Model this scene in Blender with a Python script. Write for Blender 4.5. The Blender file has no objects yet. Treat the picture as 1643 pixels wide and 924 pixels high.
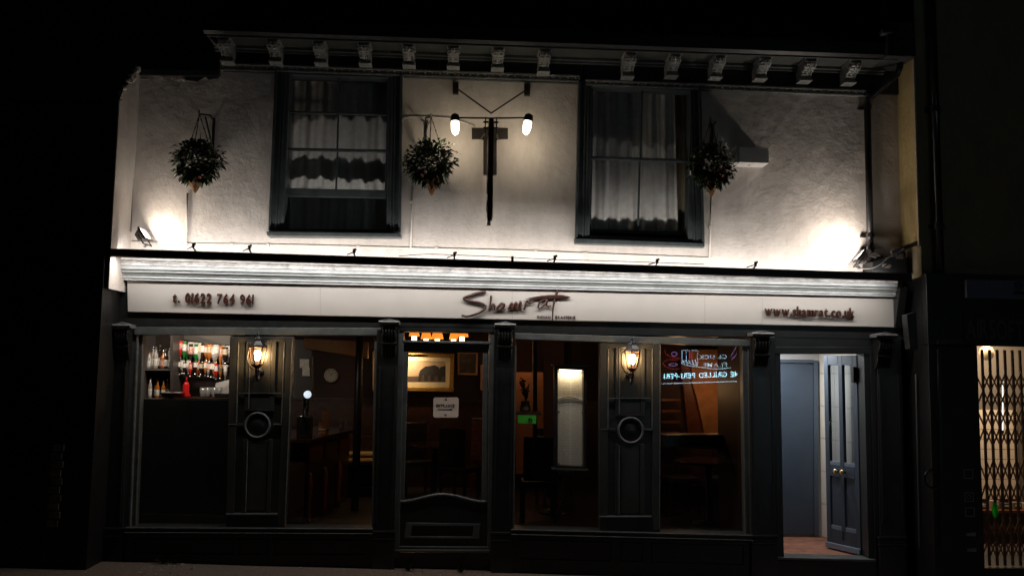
import bpy, bmesh, math, random
from mathutils import Vector, Matrix
random.seed(7)
R = math.radians
S = bpy.context.scene
COL = S.collection

# ------------------------------------------------------------------ camera
IW, IH, FPX = 1643.0, 924.0, 1400.0
YAW, PITCH, ROLL = R(3.3), R(5.45), R(0.85)
CAM = Vector((0.0, -8.8, 1.92))
_f = Vector((math.sin(YAW)*math.cos(PITCH), math.cos(YAW)*math.cos(PITCH), math.sin(PITCH)))
_r = Vector((math.cos(YAW), -math.sin(YAW), 0.0))
_u = _r.cross(_f)
RT = _r*math.cos(ROLL) + _u*math.sin(ROLL)
UP = _u*math.cos(ROLL) - _r*math.sin(ROLL)
FW = _f
cd = bpy.data.cameras.new('camera')
cd.sensor_width = 36.0
cd.lens = 36.0*FPX/IW
cd.clip_start = 0.05
cd.clip_end = 400
cam = bpy.data.objects.new('camera', cd)
COL.objects.link(cam)
cam.matrix_world = Matrix(((RT.x, UP.x, -FW.x, CAM.x), (RT.y, UP.y, -FW.y, CAM.y), (RT.z, UP.z, -FW.z, CAM.z), (0, 0, 0, 1)))
S.camera = cam

# ------------------------------------------------------------------ night sky, moon, exposure
W = bpy.data.worlds.new('World')
S.world = W
W.use_nodes = True
wn = W.node_tree
sky = wn.nodes.new('ShaderNodeTexSky')
sky.sky_type = 'NISHITA'
sky.sun_disc = False
sky.sun_elevation = R(12)
sky.sun_rotation = R(150)
bg = wn.nodes['Background']
wn.links.new(sky.outputs[0], bg.inputs[0])
bg.inputs[1].default_value = 0.00006
sd = bpy.data.lights.new('moon', 'SUN')
sd.energy = 0.002
sd.angle = R(0.5)
sd.color = (0.8, 0.88, 1.0)
moon = bpy.data.objects.new('moon', sd)
COL.objects.link(moon)
moon.rotation_euler = (R(70), 0, R(-25))
S.view_settings.view_transform = 'Standard'
S.view_settings.look = 'None'
S.view_settings.exposure = 0.0
S.view_settings.gamma = 1.0
S.render.engine = 'CYCLES'
S.cycles.use_denoising = True
S.cycles.sample_clamp_indirect = 3.0
S.cycles.max_bounces = 8
S.cycles.transparent_max_bounces = 16
S.cycles.caustics_reflective = False
S.cycles.caustics_refractive = False

# ------------------------------------------------------------------ pixel -> place
def ray(px, py):
    return (FW*FPX + RT*(px-IW/2) - UP*(py-IH/2))
def P(px, py, Y=0.0):                      # where the ray through a pixel meets the vertical plane Y
    d = ray(px, py)
    return CAM + d*((Y-CAM.y)/d.y)
def H(px, py, z):                          # ... meets the level z
    d = ray(px, py)
    return CAM + d*((z-CAM.z)/d.z)
def X(px, py, x):                          # ... meets the plane X = x
    d = ray(px, py)
    return CAM + d*((x-CAM.x)/d.x)

# ------------------------------------------------------------------ materials
MATS = {}
def nd(nt, t, **kw):
    n = nt.nodes.new(t)
    for k, v in kw.items():
        setattr(n, k, v)
    return n
def mat(name, col, rough=0.5, metal=0.0, var=0.0, vscale=6.0, bump=0.0, bscale=30.0, col2=None, spec=0.5, bdist=0.01, trans=0.0):
    if name in MATS:
        return MATS[name]
    m = bpy.data.materials.new(name)
    m.use_nodes = True
    nt = m.node_tree
    b = nt.nodes['Principled BSDF']
    b.inputs['Base Color'].default_value = (*col, 1)
    b.inputs['Roughness'].default_value = rough
    b.inputs['Metallic'].default_value = metal
    b.inputs['Specular IOR Level'].default_value = spec
    if trans:
        b.inputs['Transmission Weight'].default_value = trans
    tc = nd(nt, 'ShaderNodeTexCoord')
    if var or col2:
        n = nd(nt, 'ShaderNodeTexNoise')
        n.inputs['Scale'].default_value = vscale
        n.inputs['Detail'].default_value = 7
        n.inputs['Roughness'].default_value = 0.65
        nt.links.new(tc.outputs['Object'], n.inputs['Vector'])
        rp = nd(nt, 'ShaderNodeValToRGB')
        c2 = col2 or tuple(c*(1-var) for c in col)
        rp.color_ramp.elements[0].position = 0.35
        rp.color_ramp.elements[1].position = 0.62
        rp.color_ramp.elements[0].color = (*c2, 1)
        rp.color_ramp.elements[1].color = (*col, 1)
        nt.links.new(n.outputs['Fac'], rp.inputs[0])
        nt.links.new(rp.outputs[0], b.inputs['Base Color'])
        mr = nd(nt, 'ShaderNodeMapRange')
        mr.inputs['To Min'].default_value = max(0.02, rough-0.12)
        mr.inputs['To Max'].default_value = min(1, rough+0.12)
        nt.links.new(n.outputs['Fac'], mr.inputs[0])
        nt.links.new(mr.outputs[0], b.inputs['Roughness'])
    if bump:
        n2 = nd(nt, 'ShaderNodeTexNoise')
        n2.inputs['Scale'].default_value = bscale
        n2.inputs['Detail'].default_value = 8
        nt.links.new(tc.outputs['Object'], n2.inputs['Vector'])
        bp = nd(nt, 'ShaderNodeBump')
        bp.inputs['Strength'].default_value = bump
        bp.inputs['Distance'].default_value = bdist
        nt.links.new(n2.outputs['Fac'], bp.inputs['Height'])
        nt.links.new(bp.outputs[0], b.inputs['Normal'])
    MATS[name] = m
    return m
def emit(name, col, s, base=(0.8, 0.8, 0.8)):
    if name in MATS:
        return MATS[name]
    m = bpy.data.materials.new(name)
    m.use_nodes = True
    b = m.node_tree.nodes['Principled BSDF']
    b.inputs['Base Color'].default_value = (*base, 1)
    b.inputs['Emission Color'].default_value = (*col, 1)
    b.inputs['Emission Strength'].default_value = s
    MATS[name] = m
    return m
def glass(name, ior=1.9, tint=(1, 1, 1)):
    if name in MATS:
        return MATS[name]
    m = bpy.data.materials.new(name)
    m.use_nodes = True
    nt = m.node_tree
    nt.nodes.remove(nt.nodes['Principled BSDF'])
    fr = nd(nt, 'ShaderNodeFresnel')
    fr.inputs['IOR'].default_value = ior
    tr = nd(nt, 'ShaderNodeBsdfTransparent')
    tr.inputs[0].default_value = (*tint, 1)
    gl = nd(nt, 'ShaderNodeBsdfGlossy')
    gl.inputs['Roughness'].default_value = 0.0
    mx = nd(nt, 'ShaderNodeMixShader')
    geo = nd(nt, 'ShaderNodeNewGeometry')
    # only the outward face reflects, so a thin pane mirrors the street once
    ml = nd(nt, 'ShaderNodeMath', operation='SUBTRACT')
    ml.inputs[0].default_value = 1.0
    nt.links.new(geo.outputs['Backfacing'], ml.inputs[1])
    mu = nd(nt, 'ShaderNodeMath', operation='MULTIPLY')
    nt.links.new(fr.outputs[0], mu.inputs[0])
    nt.links.new(ml.outputs[0], mu.inputs[1])
    nt.links.new(mu.outputs[0], mx.inputs[0])
    nt.links.new(tr.outputs[0], mx.inputs[1])
    nt.links.new(gl.outputs[0], mx.inputs[2])
    nt.links.new(mx.outputs[0], nt.nodes['Material Output'].inputs[0])
    MATS[name] = m
    return m

def translucent(name, col, t=0.6):
    m = mat(name, col, 0.5)
    nt = m.node_tree
    tr = nd(nt, 'ShaderNodeBsdfTranslucent'); tr.inputs[0].default_value = (*col, 1)
    mx = nd(nt, 'ShaderNodeMixShader'); mx.inputs[0].default_value = t
    nt.links.new(nt.nodes['Principled BSDF'].outputs[0], mx.inputs[1]); nt.links.new(tr.outputs[0], mx.inputs[2])
    nt.links.new(mx.outputs[0], nt.nodes['Material Output'].inputs[0])
    return m
def render_wall(name, col, dark):
    # trowelled lime render: broad undulation, pits, hairline cracks and faint rain stains
    m = mat(name, col, 0.85)
    nt = m.node_tree
    b = nt.nodes['Principled BSDF']
    tc = nd(nt, 'ShaderNodeTexCoord')
    def noise(scale, detail, vec=None, rough=0.6):
        n = nd(nt, 'ShaderNodeTexNoise')
        n.inputs['Scale'].default_value = scale
        n.inputs['Detail'].default_value = detail
        n.inputs['Roughness'].default_value = rough
        nt.links.new(vec or tc.outputs['Object'], n.inputs['Vector'])
        return n
    mp = nd(nt, 'ShaderNodeMapping')
    mp.inputs['Scale'].default_value = (1.0, 1.0, 0.35)
    nt.links.new(tc.outputs['Object'], mp.inputs[0])
    n1 = noise(2.2, 5)
    n2 = noise(9, 7)
    n3 = noise(60, 6)
    n4 = noise(5.0, 8, mp.outputs[0], 0.7)
    vo = nd(nt, 'ShaderNodeTexVoronoi', feature='DISTANCE_TO_EDGE')
    vo.inputs['Scale'].default_value = 1.6
    wv = nd(nt, 'ShaderNodeMixRGB')
    wv.inputs[0].default_value = 0.35
    nt.links.new(tc.outputs['Object'], wv.inputs[1])
    nt.links.new(n2.outputs['Color'], wv.inputs[2])
    nt.links.new(wv.outputs[0], vo.inputs['Vector'])
    cr = nd(nt, 'ShaderNodeMapRange')
    cr.inputs['From Min'].default_value = 0.0
    cr.inputs['From Max'].default_value = 0.012
    nt.links.new(vo.outputs['Distance'], cr.inputs[0])
    rp = nd(nt, 'ShaderNodeValToRGB')
    rp.color_ramp.elements[0].position = 0.33
    rp.color_ramp.elements[1].position = 0.58
    rp.color_ramp.elements[0].color = (*dark, 1)
    rp.color_ramp.elements[1].color = (*col, 1)
    nt.links.new(n4.outputs['Fac'], rp.inputs[0])
    nt.links.new(rp.outputs[0], b.inputs['Base Color'])
    def ma(op, a, c):
        x = nd(nt, 'ShaderNodeMath', operation=op)
        for i, q in enumerate((a, c)):
            if isinstance(q, (int, float)):
                x.inputs[i].default_value = q
            else:
                nt.links.new(q, x.inputs[i])
        return x.outputs[0]
    h = ma('ADD', ma('MULTIPLY', n1.outputs['Fac'], 1.6), ma('MULTIPLY', n2.outputs['Fac'], 0.55))
    h = ma('ADD', h, ma('MULTIPLY', n3.outputs['Fac'], 0.10))
    h = ma('ADD', h, ma('MULTIPLY', cr.outputs[0], 0.09))
    bp = nd(nt, 'ShaderNodeBump')
    bp.inputs['Strength'].default_value = 0.8
    bp.inputs['Distance'].default_value = 0.018
    nt.links.new(h, bp.inputs['Height'])
    nt.links.new(bp.outputs[0], b.inputs['Normal'])
    return m

RENDER = render_wall('cream_render', (0.60, 0.545, 0.495), (0.50, 0.445, 0.40))
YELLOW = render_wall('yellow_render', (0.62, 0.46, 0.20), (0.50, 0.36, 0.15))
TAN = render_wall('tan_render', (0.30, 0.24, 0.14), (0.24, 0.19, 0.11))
PAINT = mat('grey_green_paint', (0.095, 0.102, 0.099), 0.38, var=0.3, vscale=9, bump=0.25, bscale=40, bdist=0.004)
EDGE = mat('edge_highlight_paint', (0.15, 0.155, 0.15), 0.35, var=0.45, vscale=14, bump=0.25, bscale=40, bdist=0.003)  # lighter coat puts the bright edge highlights of the mouldings into the colour
PAINTP = mat('panel_paint', (0.036, 0.037, 0.034), 0.34, var=0.25, vscale=8, bump=0.2, bscale=40, bdist=0.003)
PAINTW = mat('sash_paint', (0.058, 0.070, 0.070), 0.4, var=0.35, vscale=9, bump=0.3, bscale=40, bdist=0.004)
CARVE = mat('carving_paint', (0.24, 0.24, 0.225), 0.4, var=0.5, vscale=25)
PAINTD = mat('black_green_paint', (0.016, 0.0165, 0.0165), 0.33, var=0.3, vscale=8, bump=0.25, bscale=35, bdist=0.004)
CORN = mat('cornice_paint', (0.56, 0.59, 0.59), 0.42, var=0.25, vscale=7, bump=0.3, bscale=30, bdist=0.004)
LEAD = mat('lead_flashing', (0.60, 0.59, 0.57), 0.5, var=0.5, vscale=12, bump=0.8, bscale=18, bdist=0.02)
IRON = mat('black_iron', (0.012, 0.011, 0.011), 0.4, var=0.3, vscale=30)
BLACKM = mat('black_metal', (0.016, 0.010, 0.009), 0.45, var=0.3)
SIGNW = mat('sign_cream', (0.46, 0.43, 0.395), 0.35, var=0.06, vscale=3)
BROWN = mat('sign_brown', (0.042, 0.014, 0.010), 0.3)
WHITEP = mat('white_plastic', (0.68, 0.65, 0.62), 0.4, var=0.12, vscale=6)
SLATE = mat('slate', (0.035, 0.035, 0.038), 0.7, var=0.4, bump=0.5)
PANE = glass('window_glass', 1.75)
PANE_OLD = glass('old_glass', 1.5)
CLOTH = mat('net_curtain', (0.62, 0.60, 0.56), 0.9, var=0.15, vscale=14, bump=0.3, bscale=120, bdist=0.003)
CLOTHY = mat('yellowed_curtain', (0.42, 0.36, 0.24), 0.9, var=0.2, vscale=10)
WOOD = mat('dark_wood', (0.050, 0.020, 0.010), 0.35, var=0.5, vscale=14)
WOODR = mat('red_wood', (0.14, 0.045, 0.022), 0.4, var=0.5, vscale=10)
MAROON = mat('maroon_wall', (0.030, 0.009, 0.007), 0.7, var=0.25, vscale=4)
TANWALL = mat('tan_stucco', (0.40, 0.19, 0.08), 0.8, var=0.4, vscale=6, bump=0.6, bscale=16)
GOLD = mat('gilt_frame', (0.62, 0.36, 0.10), 0.38, metal=0.6, var=0.4, vscale=40, bump=0.8, bscale=90)
CREAMP = mat('cream_mount', (0.66, 0.55, 0.36), 0.7)
BLACK = mat('black_board', (0.0035, 0.0035, 0.0035), 0.5, var=0.2)
CHROME = mat('chrome', (0.7, 0.7, 0.7), 0.12, metal=1.0)
LEAF = mat('leaf_green', (0.028, 0.072, 0.016), 0.45, var=0.5, vscale=20)
LEAFD = mat('leaf_dark', (0.012, 0.026, 0.010), 0.5, var=0.5, vscale=20)
COIR = mat('coir', (0.28, 0.14, 0.06), 0.9, var=0.4, vscale=60, bump=1.0, bscale=90)
FLW = mat('white_petal', (0.45, 0.43, 0.41), 0.6)
FLR = mat('red_petal', (0.30, 0.05, 0.04), 0.55)
TARMAC = mat('tarmac', (0.15, 0.105, 0.08), 0.85, var=0.5, vscale=40, bump=1.0, bscale=160, bdist=0.01)
CONC = mat('concrete', (0.25, 0.22, 0.19), 0.85, var=0.4, vscale=20, bump=0.6, bscale=60)

# ------------------------------------------------------------------ mesh builder
class MB:
    def __init__(s):
        s.v = []; s.f = []
    def add(s, vs, fs):
        o = len(s.v)
        s.v += [Vector(v) for v in vs]
        s.f += [tuple(i+o for i in f) for f in fs]
        return s
    def loft(s, A, B):
        n = len(A)
        fs = [tuple(range(n)), tuple(range(2*n-1, n-1, -1))]
        fs += [(i, (i+1) % n, n+(i+1) % n, n+i) for i in range(n)]
        return s.add(list(A)+list(B), fs)
    def box(s, x0, x1, y0, y1, z0, z1):
        return s.loft([(x0, y0, z0), (x1, y0, z0), (x1, y0, z1), (x0, y0, z1)], [(x0, y1, z0), (x1, y1, z0), (x1, y1, z1), (x0, y1, z1)])
    def quad(s, pts, yf, yb):              # pixel polygon on the plane yf, run straight back to yb
        A = [P(a, b, yf) for a, b in pts]
        return s.loft(A, [Vector((p.x, yb, p.z)) for p in A])
    def rect(s, x0, y0, x1, y1, yf, yb):
        return s.quad([(x0, y0), (x1, y0), (x1, y1), (x0, y1)], yf, yb)
    def frame(s, o, i, yf, yb):            # outer and inner pixel corners: tl tr br bl
        for a in range(4):
            b = (a+1) % 4
            s.quad([o[a], o[b], i[b], i[a]], yf, yb)
        return s
    def tube(s, pts, r, n=8, caps=True, flat=1.0):
        pts = [Vector(p) for p in pts]
        rs = r if isinstance(r, (list, tuple)) else [r]*len(pts)
        rings = []
        prev = None
        for k, p in enumerate(pts):
            t = (pts[min(k+1, len(pts)-1)]-pts[max(k-1, 0)]).normalized()
            a = Vector((0, 1, 0)) if abs(t.y) < 0.9 else Vector((1, 0, 0))
            if prev is not None:
                a = prev
            u = (a - t*a.dot(t))
            if u.length < 1e-5:
                u = t.orthogonal()
            u.normalize()
            prev = u
            w = t.cross(u)
            rings.append([p+u*(math.cos(2*math.pi*j/n)*rs[k]*flat)+w*(math.sin(2*math.pi*j/n)*rs[k]) for j in range(n)])
        vs = [q for g in rings for q in g]
        fs = []
        for k in range(len(pts)-1):
            for j in range(n):
                fs.append((k*n+j, k*n+(j+1) % n, (k+1)*n+(j+1) % n, (k+1)*n+j))
        if caps:
            fs.append(tuple(range(n-1, -1, -1)))
            fs.append(tuple((len(pts)-1)*n+j for j in range(n)))
        return s.add(vs, fs)
    def lathe(s, prof, c, n=16, axis='z'):
        c = Vector(c)
        vs = []
        for r, h in prof:
            for j in range(n):
                a = 2*math.pi*j/n
                x, y = r*math.cos(a), r*math.sin(a)
                vs.append(c+(Vector((x, y, h)) if axis == 'z' else Vector((x, h, y))))
        fs = []
        for k in range(len(prof)-1):
            for j in range(n):
                fs.append((k*n+j, k*n+(j+1) % n, (k+1)*n+(j+1) % n, (k+1)*n+j))
        fs.append(tuple(range(n-1, -1, -1)))
        fs.append(tuple((len(prof)-1)*n+j for j in range(n)))
        return s.add(vs, fs)
    def ring(s, c, r, t, n=32, m=8, ax='y'):
        c = Vector(c)
        vs = []; fs = []
        for i in range(n):
            a = 2*math.pi*i/n
            for j in range(m):
                b = 2*math.pi*j/m
                q = r+t*math.cos(b)
                vs.append(c+Vector((q*math.cos(a), t*math.sin(b), q*math.sin(a))))
        for i in range(n):
            for j in range(m):
                fs.append((i*m+j, i*m+(j+1) % m, ((i+1) % n)*m+(j+1) % m, ((i+1) % n)*m+j))
        return s.add(vs, fs)

ORG = {}
def thing(name, loc, label, cat, group=None):
    o = bpy.data.objects.new(name, None)
    o.empty_display_size = 0.1
    COL.objects.link(o)
    o.location = loc
    ORG[o] = Vector(loc)
    o['label'] = label; o['category'] = cat
    if group: o['group'] = group
    return o
def build(name, mb, m, parent=None, smooth=False, bevel=0.0, label=None, cat=None, group=None, kind=None, recalc=True):
    if parent is not None:
        org = ORG[parent]
    else:
        xs = [v.x for v in mb.v]; ys = [v.y for v in mb.v]; zs = [v.z for v in mb.v]
        org = Vector(((min(xs)+max(xs))/2, (min(ys)+max(ys))/2, min(zs)))
    me = bpy.data.meshes.new(name)
    me.from_pydata([v-org for v in mb.v], [], mb.f)
    if recalc:
        bm = bmesh.new(); bm.from_mesh(me)
        bmesh.ops.recalc_face_normals(bm, faces=bm.faces)
        bm.to_mesh(me); bm.free()
    for mm in (m if isinstance(m, list) else [m]):
        me.materials.append(mm)
    if smooth:
        for p in me.polygons: p.use_smooth = True
    o = bpy.data.objects.new(name, me)
    COL.objects.link(o)
    if parent is not None:
        o.parent = parent
    else:
        o.location = org
    ORG[o] = org
    if bevel:
        md = o.modifiers.new('bevel', 'BEVEL')
        md.width = bevel; md.segments = 2; md.limit_method = 'ANGLE'; md.angle_limit = R(40)
    if label: o['label'] = label
    if cat: o['category'] = cat
    if group: o['group'] = group
    if kind: o['kind'] = kind
    return o
def copy_tree(o, parent=None):
    c = o.copy(); COL.objects.link(c)
    if parent is not None: c.parent = parent
    ORG[c] = ORG[o].copy()
    for ch in o.children:
        copy_tree(ch, c)
    return c
def lamp(name, typ, loc, energy, col, parent=None, size=0.05, size2=None, aim=None):
    l = bpy.data.lights.new(name, typ)
    l.energy = energy; l.color = col
    if typ == 'AREA':
        l.shape = 'RECTANGLE'; l.size = size; l.size_y = size2 or size
    else:
        l.shadow_soft_size = size
    o = bpy.data.objects.new(name, l)
    COL.objects.link(o)
    loc = Vector(loc)
    if parent is not None:
        o.parent = parent; loc = loc-ORG[parent]
    o.location = loc
    if aim is not None:
        o.rotation_euler = Vector(aim).to_track_quat('-Z', 'Y').to_euler()
    return o

# text as meshes: one mesh per character, cached
GLY = {}
def glyph(ch, depth, bold):
    k = (ch, depth, bold)
    if k in GLY: return GLY[k]
    cu = bpy.data.curves.new('glyph', 'FONT')
    cu.body = ch; cu.size = 1.0; cu.extrude = depth; cu.offset = bold; cu.resolution_u = 3
    ob = bpy.data.objects.new('glyph', cu)
    COL.objects.link(ob)
    bpy.context.view_layer.update()
    me = bpy.data.meshes.new_from_object(ob.evaluated_get(bpy.context.evaluated_depsgraph_get()))
    vs = [v.co.copy() for v in me.vertices]; fs = [tuple(p.vertices) for p in me.polygons]
    bpy.data.objects.remove(ob); bpy.data.curves.remove(cu); bpy.data.meshes.remove(me)
    GLY[k] = (vs, fs)
    return GLY[k]
def lettering(text, p0, p1, hgt, m, parent, depth=0.0, bold=0.0, gap=0.09, space=0.38, face=-1, lean=0.0, name='letter', joined=False):
    # writes text from p0 to p1 (world points of the baseline ends); face -1 looks at the street from the facade
    adv = []; x = 0
    for ch in text:
        if ch == ' ':
            adv.append((x, 0, 0)); x += space; continue
        vs, fs = glyph(ch, 0.0, bold)
        a = min(v.x for v in vs); b = max(v.x for v in vs)
        adv.append((x, a, b)); x += (b-a)+gap
    tot = x-gap
    p0 = Vector(p0); p1 = Vector(p1); d = p1-p0
    sx = d.length/tot; sz = hgt/0.70
    dn = d.normalized()
    J = MB()
    for ch, (x, a, b) in zip(text, adv):
        if ch == ' ': continue
        vs, fs = glyph(ch, max(depth, 0.0001), bold)
        mb = J if joined else MB()
        mb.add([p0+dn*((v.x-a+x+lean*v.y)*sx)+Vector((0, 0, v.y*sz))+Vector((0, face*v.z, 0)) for v in vs], fs)
        if not joined: build(name, mb, m, parent)
    if joined: return build(name, J, m, parent)

def quiet(*names):
    for n_ in names:
        if n_ in MATS: MATS[n_].cycles.emission_sampling = 'NONE'
# =================================================================== THE GROUND
GL = P(150, 899, -0.12); GR = P(1000, 924, -0.12)
GS = (GR.z-GL.z)/(GR.x-GL.x)
def gz(x): return GL.z+GS*(x-GL.x)
mb = MB()
nx = 90
for j, (ya, yb) in enumerate(((0.3, -2.4),)):
    vs = []
    ny = 26
    for k in range(ny+1):
        for i in range(nx+1):
            x = -16+32*i/nx; y = ya+(yb-ya)*k/ny
            vs.append((x, y, gz(x)+random.uniform(-0.003, 0.003)))
    fs = [(k*(nx+1)+i, k*(nx+1)+i+1, (k+1)*(nx+1)+i+1, (k+1)*(nx+1)+i) for k in range(ny) for i in range(nx)]
    mb.add(vs, fs)
build('pavement', mb, TARMAC, kind='structure', smooth=True)
mb = MB()
mb.loft([(-60, -60, gz(-60)-0.13), (60, -60, gz(60)-0.13), (60, 60, gz(60)-0.13), (-60, 60, gz(-60)-0.13)], [(-60, -60, gz(-60)-0.6), (60, -60, gz(60)-0.6), (60, 60, gz(60)-0.6), (-60, 60, gz(-60)-0.6)])
build('road', mb, mat('road_asphalt', (0.05, 0.048, 0.046), 0.85, var=0.4, vscale=30, bump=0.8, bscale=120), kind='structure')
mb = MB()
mb.loft([(-16, -2.4, gz(-16)), (-16, -2.55, gz(-16)), (-16, -2.55, gz(-16)-0.2), (-16, -2.4, gz(-16)-0.2)], [(16, -2.4, gz(16)), (16, -2.55, gz(16)), (16, -2.55, gz(16)-0.2), (16, -2.4, gz(16)-0.2)])
build('kerb', mb, CONC, kind='structure')
# grit and crumbs of mortar where the pavement meets the shopfront
mb = MB()
for k in range(260):
    px = random.choice((random.uniform(150, 1250), random.uniform(620, 800), random.uniform(240, 320)))
    q = P(px, 900, -0.16)
    x = q.x; y = -0.15-random.random()**2*0.55; r = random.uniform(0.004, 0.014)
    z = gz(x)
    vs = [Vector((x+random.uniform(-r, r), y+random.uniform(-r, r), z+random.uniform(-0.2, 1)*r)) for _ in range(5)]
    mb.add(vs, [(0, 1, 2), (0, 2, 3), (0, 3, 1), (4, 1, 2), (4, 2, 3), (4, 3, 1)])
build('grit', mb, mat('mortar_crumb', (0.30, 0.25, 0.20), 0.9), kind='stuff')['label'] = 'loose grit and mortar crumbs along the foot of the shopfront'

# =================================================================== THE RESTAURANT BUILDING
B = thing('restaurant_building', (0, 0.2, 0), 'two storey restaurant building with floodlit cream upper wall above a black shopfront', 'building')
# ---- upper wall, with two window openings
xl = P(209, 380, 0).x; xr = P(1448, 380, 0).x
w1 = (P(446, 240, 0).x, P(634, 240, 0).x); w2 = (P(934, 260, 0).x, P(1120, 260, 0).x)
zb = P(821, 470, 0).z; zt = P(821, 98, 0).z; ztl = P(280, 119, 0).z
zs1 = P(540, 372, 0).z; zs2 = P(1027, 388, 0).z
xq = P(350, 118, 0).x
mb = MB()
def wallpiece(x0, x1, z0, z1, y1=0.24): mb.box(x0, x1, 0.0, y1, z0, z1)
wallpiece(xl-0.02, xq, zb, ztl)
wallpiece(xq, w1[0], zb, zt)
wallpiece(w1[0], w1[1], zb, zs1)
wallpiece(w1[1], w2[0], zb, zt)
wallpiece(w2[0], w2[1], zb, zs2)
wallpiece(w2[1], xr+0.02, zb, zt)
build('upper_wall', mb, RENDER, B)
# lintels behind the frieze
mb = MB()
mb.box(w1[0], w1[1], 0.12, 0.24, P(540, 119, 0).z, zt); mb.box(w2[0], w2[1], 0.12, 0.24, P(1027, 134, 0).z, zt)
build('lintel', mb, PAINTD, B)
# rough patch of lost render at the top left and small pits
mb = MB()
for k in range(16):
    px = random.uniform(228, 352); py = 122+random.random()**2*10
    q = P(px, py, 0)
    w = random.uniform(0.02, 0.06); h = random.uniform(0.006, 0.014); n = 7
    A = []
    for j in range(n):
        a = 2*math.pi*j/n
        A.append(Vector((q.x+math.cos(a)*w*random.uniform(0.6, 1.1), -random.uniform(0.003, 0.010), q.z+math.sin(a)*h*random.uniform(0.6, 1.1))))
    mb.loft(A, [Vector((a.x, 0.02, a.z)) for a in A])
build('crumbled_render', mb, RENDER, B)['kind'] = 'stuff'
# dark lead edge over the left stretch of wall
mb = MB()
mb.quad([(222, 112), (352, 114), (352, 123), (222, 120)], -0.03, 0.5)
mb.quad([(300, 122), (330, 123), (316, 131), (296, 128)], -0.016, 0.02)
mb.quad([(326, 119), (352, 118), (350, 126), (334, 128)], -0.022, 0.02)
build('wall_coping', mb, SLATE, B)

# ---- eaves: soffit, frieze board, carved moulding, scrolled brackets, gutter
SO = -0.36
def seg(mb, xs, prof):                     # profile: (Y, py at left, py at right)
    (x0, x1) = xs
    mb.loft([P(x0, a, y) for y, a, b in prof], [P(x1, b, y) for y, a, b in prof])
mb = MB()
mb.quad([(345, 62), (930, 80), (935, 132), (350, 112)], -0.03, 0.24)
mb.quad([(938, 80), (1442, 96), (1446, 152), (938, 134)], -0.03, 0.24)
build('frieze_board', mb, PAINTD, B)
# soffit slab: underside seen between the brackets
a0 = P(331, 56, SO); a1 = P(1441, 96, SO)
mb = MB()
mb.loft([a0, Vector((a0.x, SO, a0.z+0.10)), Vector((a0.x, 0.2, a0.z+0.10)), Vector((a0.x, 0.2, a0.z))], [a1, Vector((a1.x, SO, a1.z+0.10)), Vector((a1.x, 0.2, a1.z+0.10)), Vector((a1.x, 0.2, a1.z))])
build('soffit', mb, mat('soffit_paint', (0.08, 0.085, 0.075), 0.6, var=0.35, vscale=5), B)
# stepped mouldings under the soffit
mb = MB()
def soff(t): return a0.lerp(a1, t)
def strip(t0, t1, y0, y1, d0, d1):
    p, q = soff(t0), soff(t1)
    mb.loft([Vector((p.x, y0, p.z-d0)), Vector((p.x, y1, p.z-d0)), Vector((p.x, y1, p.z-d1)), Vector((p.x, y0, p.z-d1))], [Vector((q.x, y0, q.z-d0)), Vector((q.x, y1, q.z-d0)), Vector((q.x, y1, q.z-d1)), Vector((q.x, y0, q.z-d1))])
strip(0, 1, -0.36, -0.335, -0.002, 0.014)
strip(0, 1, -0.10, -0.031, -0.002, 0.030)
strip(0, 1, -0.065, -0.031, 0.030, 0.052)
build('soffit_moulding', mb, PAINT, B, bevel=0.004)
# left end moulding of the eaves, running back to the wall
mb = MB()
for k in range(4):
    y0 = -0.36; p = soff(0)
    mb.box(p.x+0.008+k*0.022, p.x+0.020+k*0.022, y0+0.02, 0.0, p.z-0.012-k*0.020, p.z-0.002)
build('end_moulding', mb, PAINT, B)
gut = MB()
gut.loft([Vector((a0.x-0.02, SO-0.04, a0.z+0.03)), Vector((a0.x-0.02, SO-0.05, a0.z+0.13)), Vector((a0.x-0.02, SO+0.0, a0.z+0.13)), Vector((a0.x-0.02, SO-0.002, a0.z+0.005))], [Vector((a1.x, SO-0.04, a1.z+0.03)), Vector((a1.x, SO-0.05, a1.z+0.13)), Vector((a1.x, SO+0.0, a1.z+0.13)), Vector((a1.x, SO-0.002, a1.z+0.005))])
build('gutter', gut, BLACK, B)
rf = MB()
rf.loft([Vector((a0.x-0.05, SO-0.05, a0.z+0.12)), Vector((a0.x-0.05, SO-0.05, a0.z+0.15)), Vector((a0.x-0.05, 3.6, a0.z+2.4)), Vector((a0.x-0.05, 3.6, a0.z+2.36))], [Vector((a1.x+0.1, SO-0.05, a1.z+0.12)), Vector((a1.x+0.1, SO-0.05, a1.z+0.15)), Vector((a1.x+0.1, 3.6, a1.z+2.4)), Vector((a1.x+0.1, 3.6, a1.z+2.36))])
roof = build('roof', rf, SLATE, B)
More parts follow.
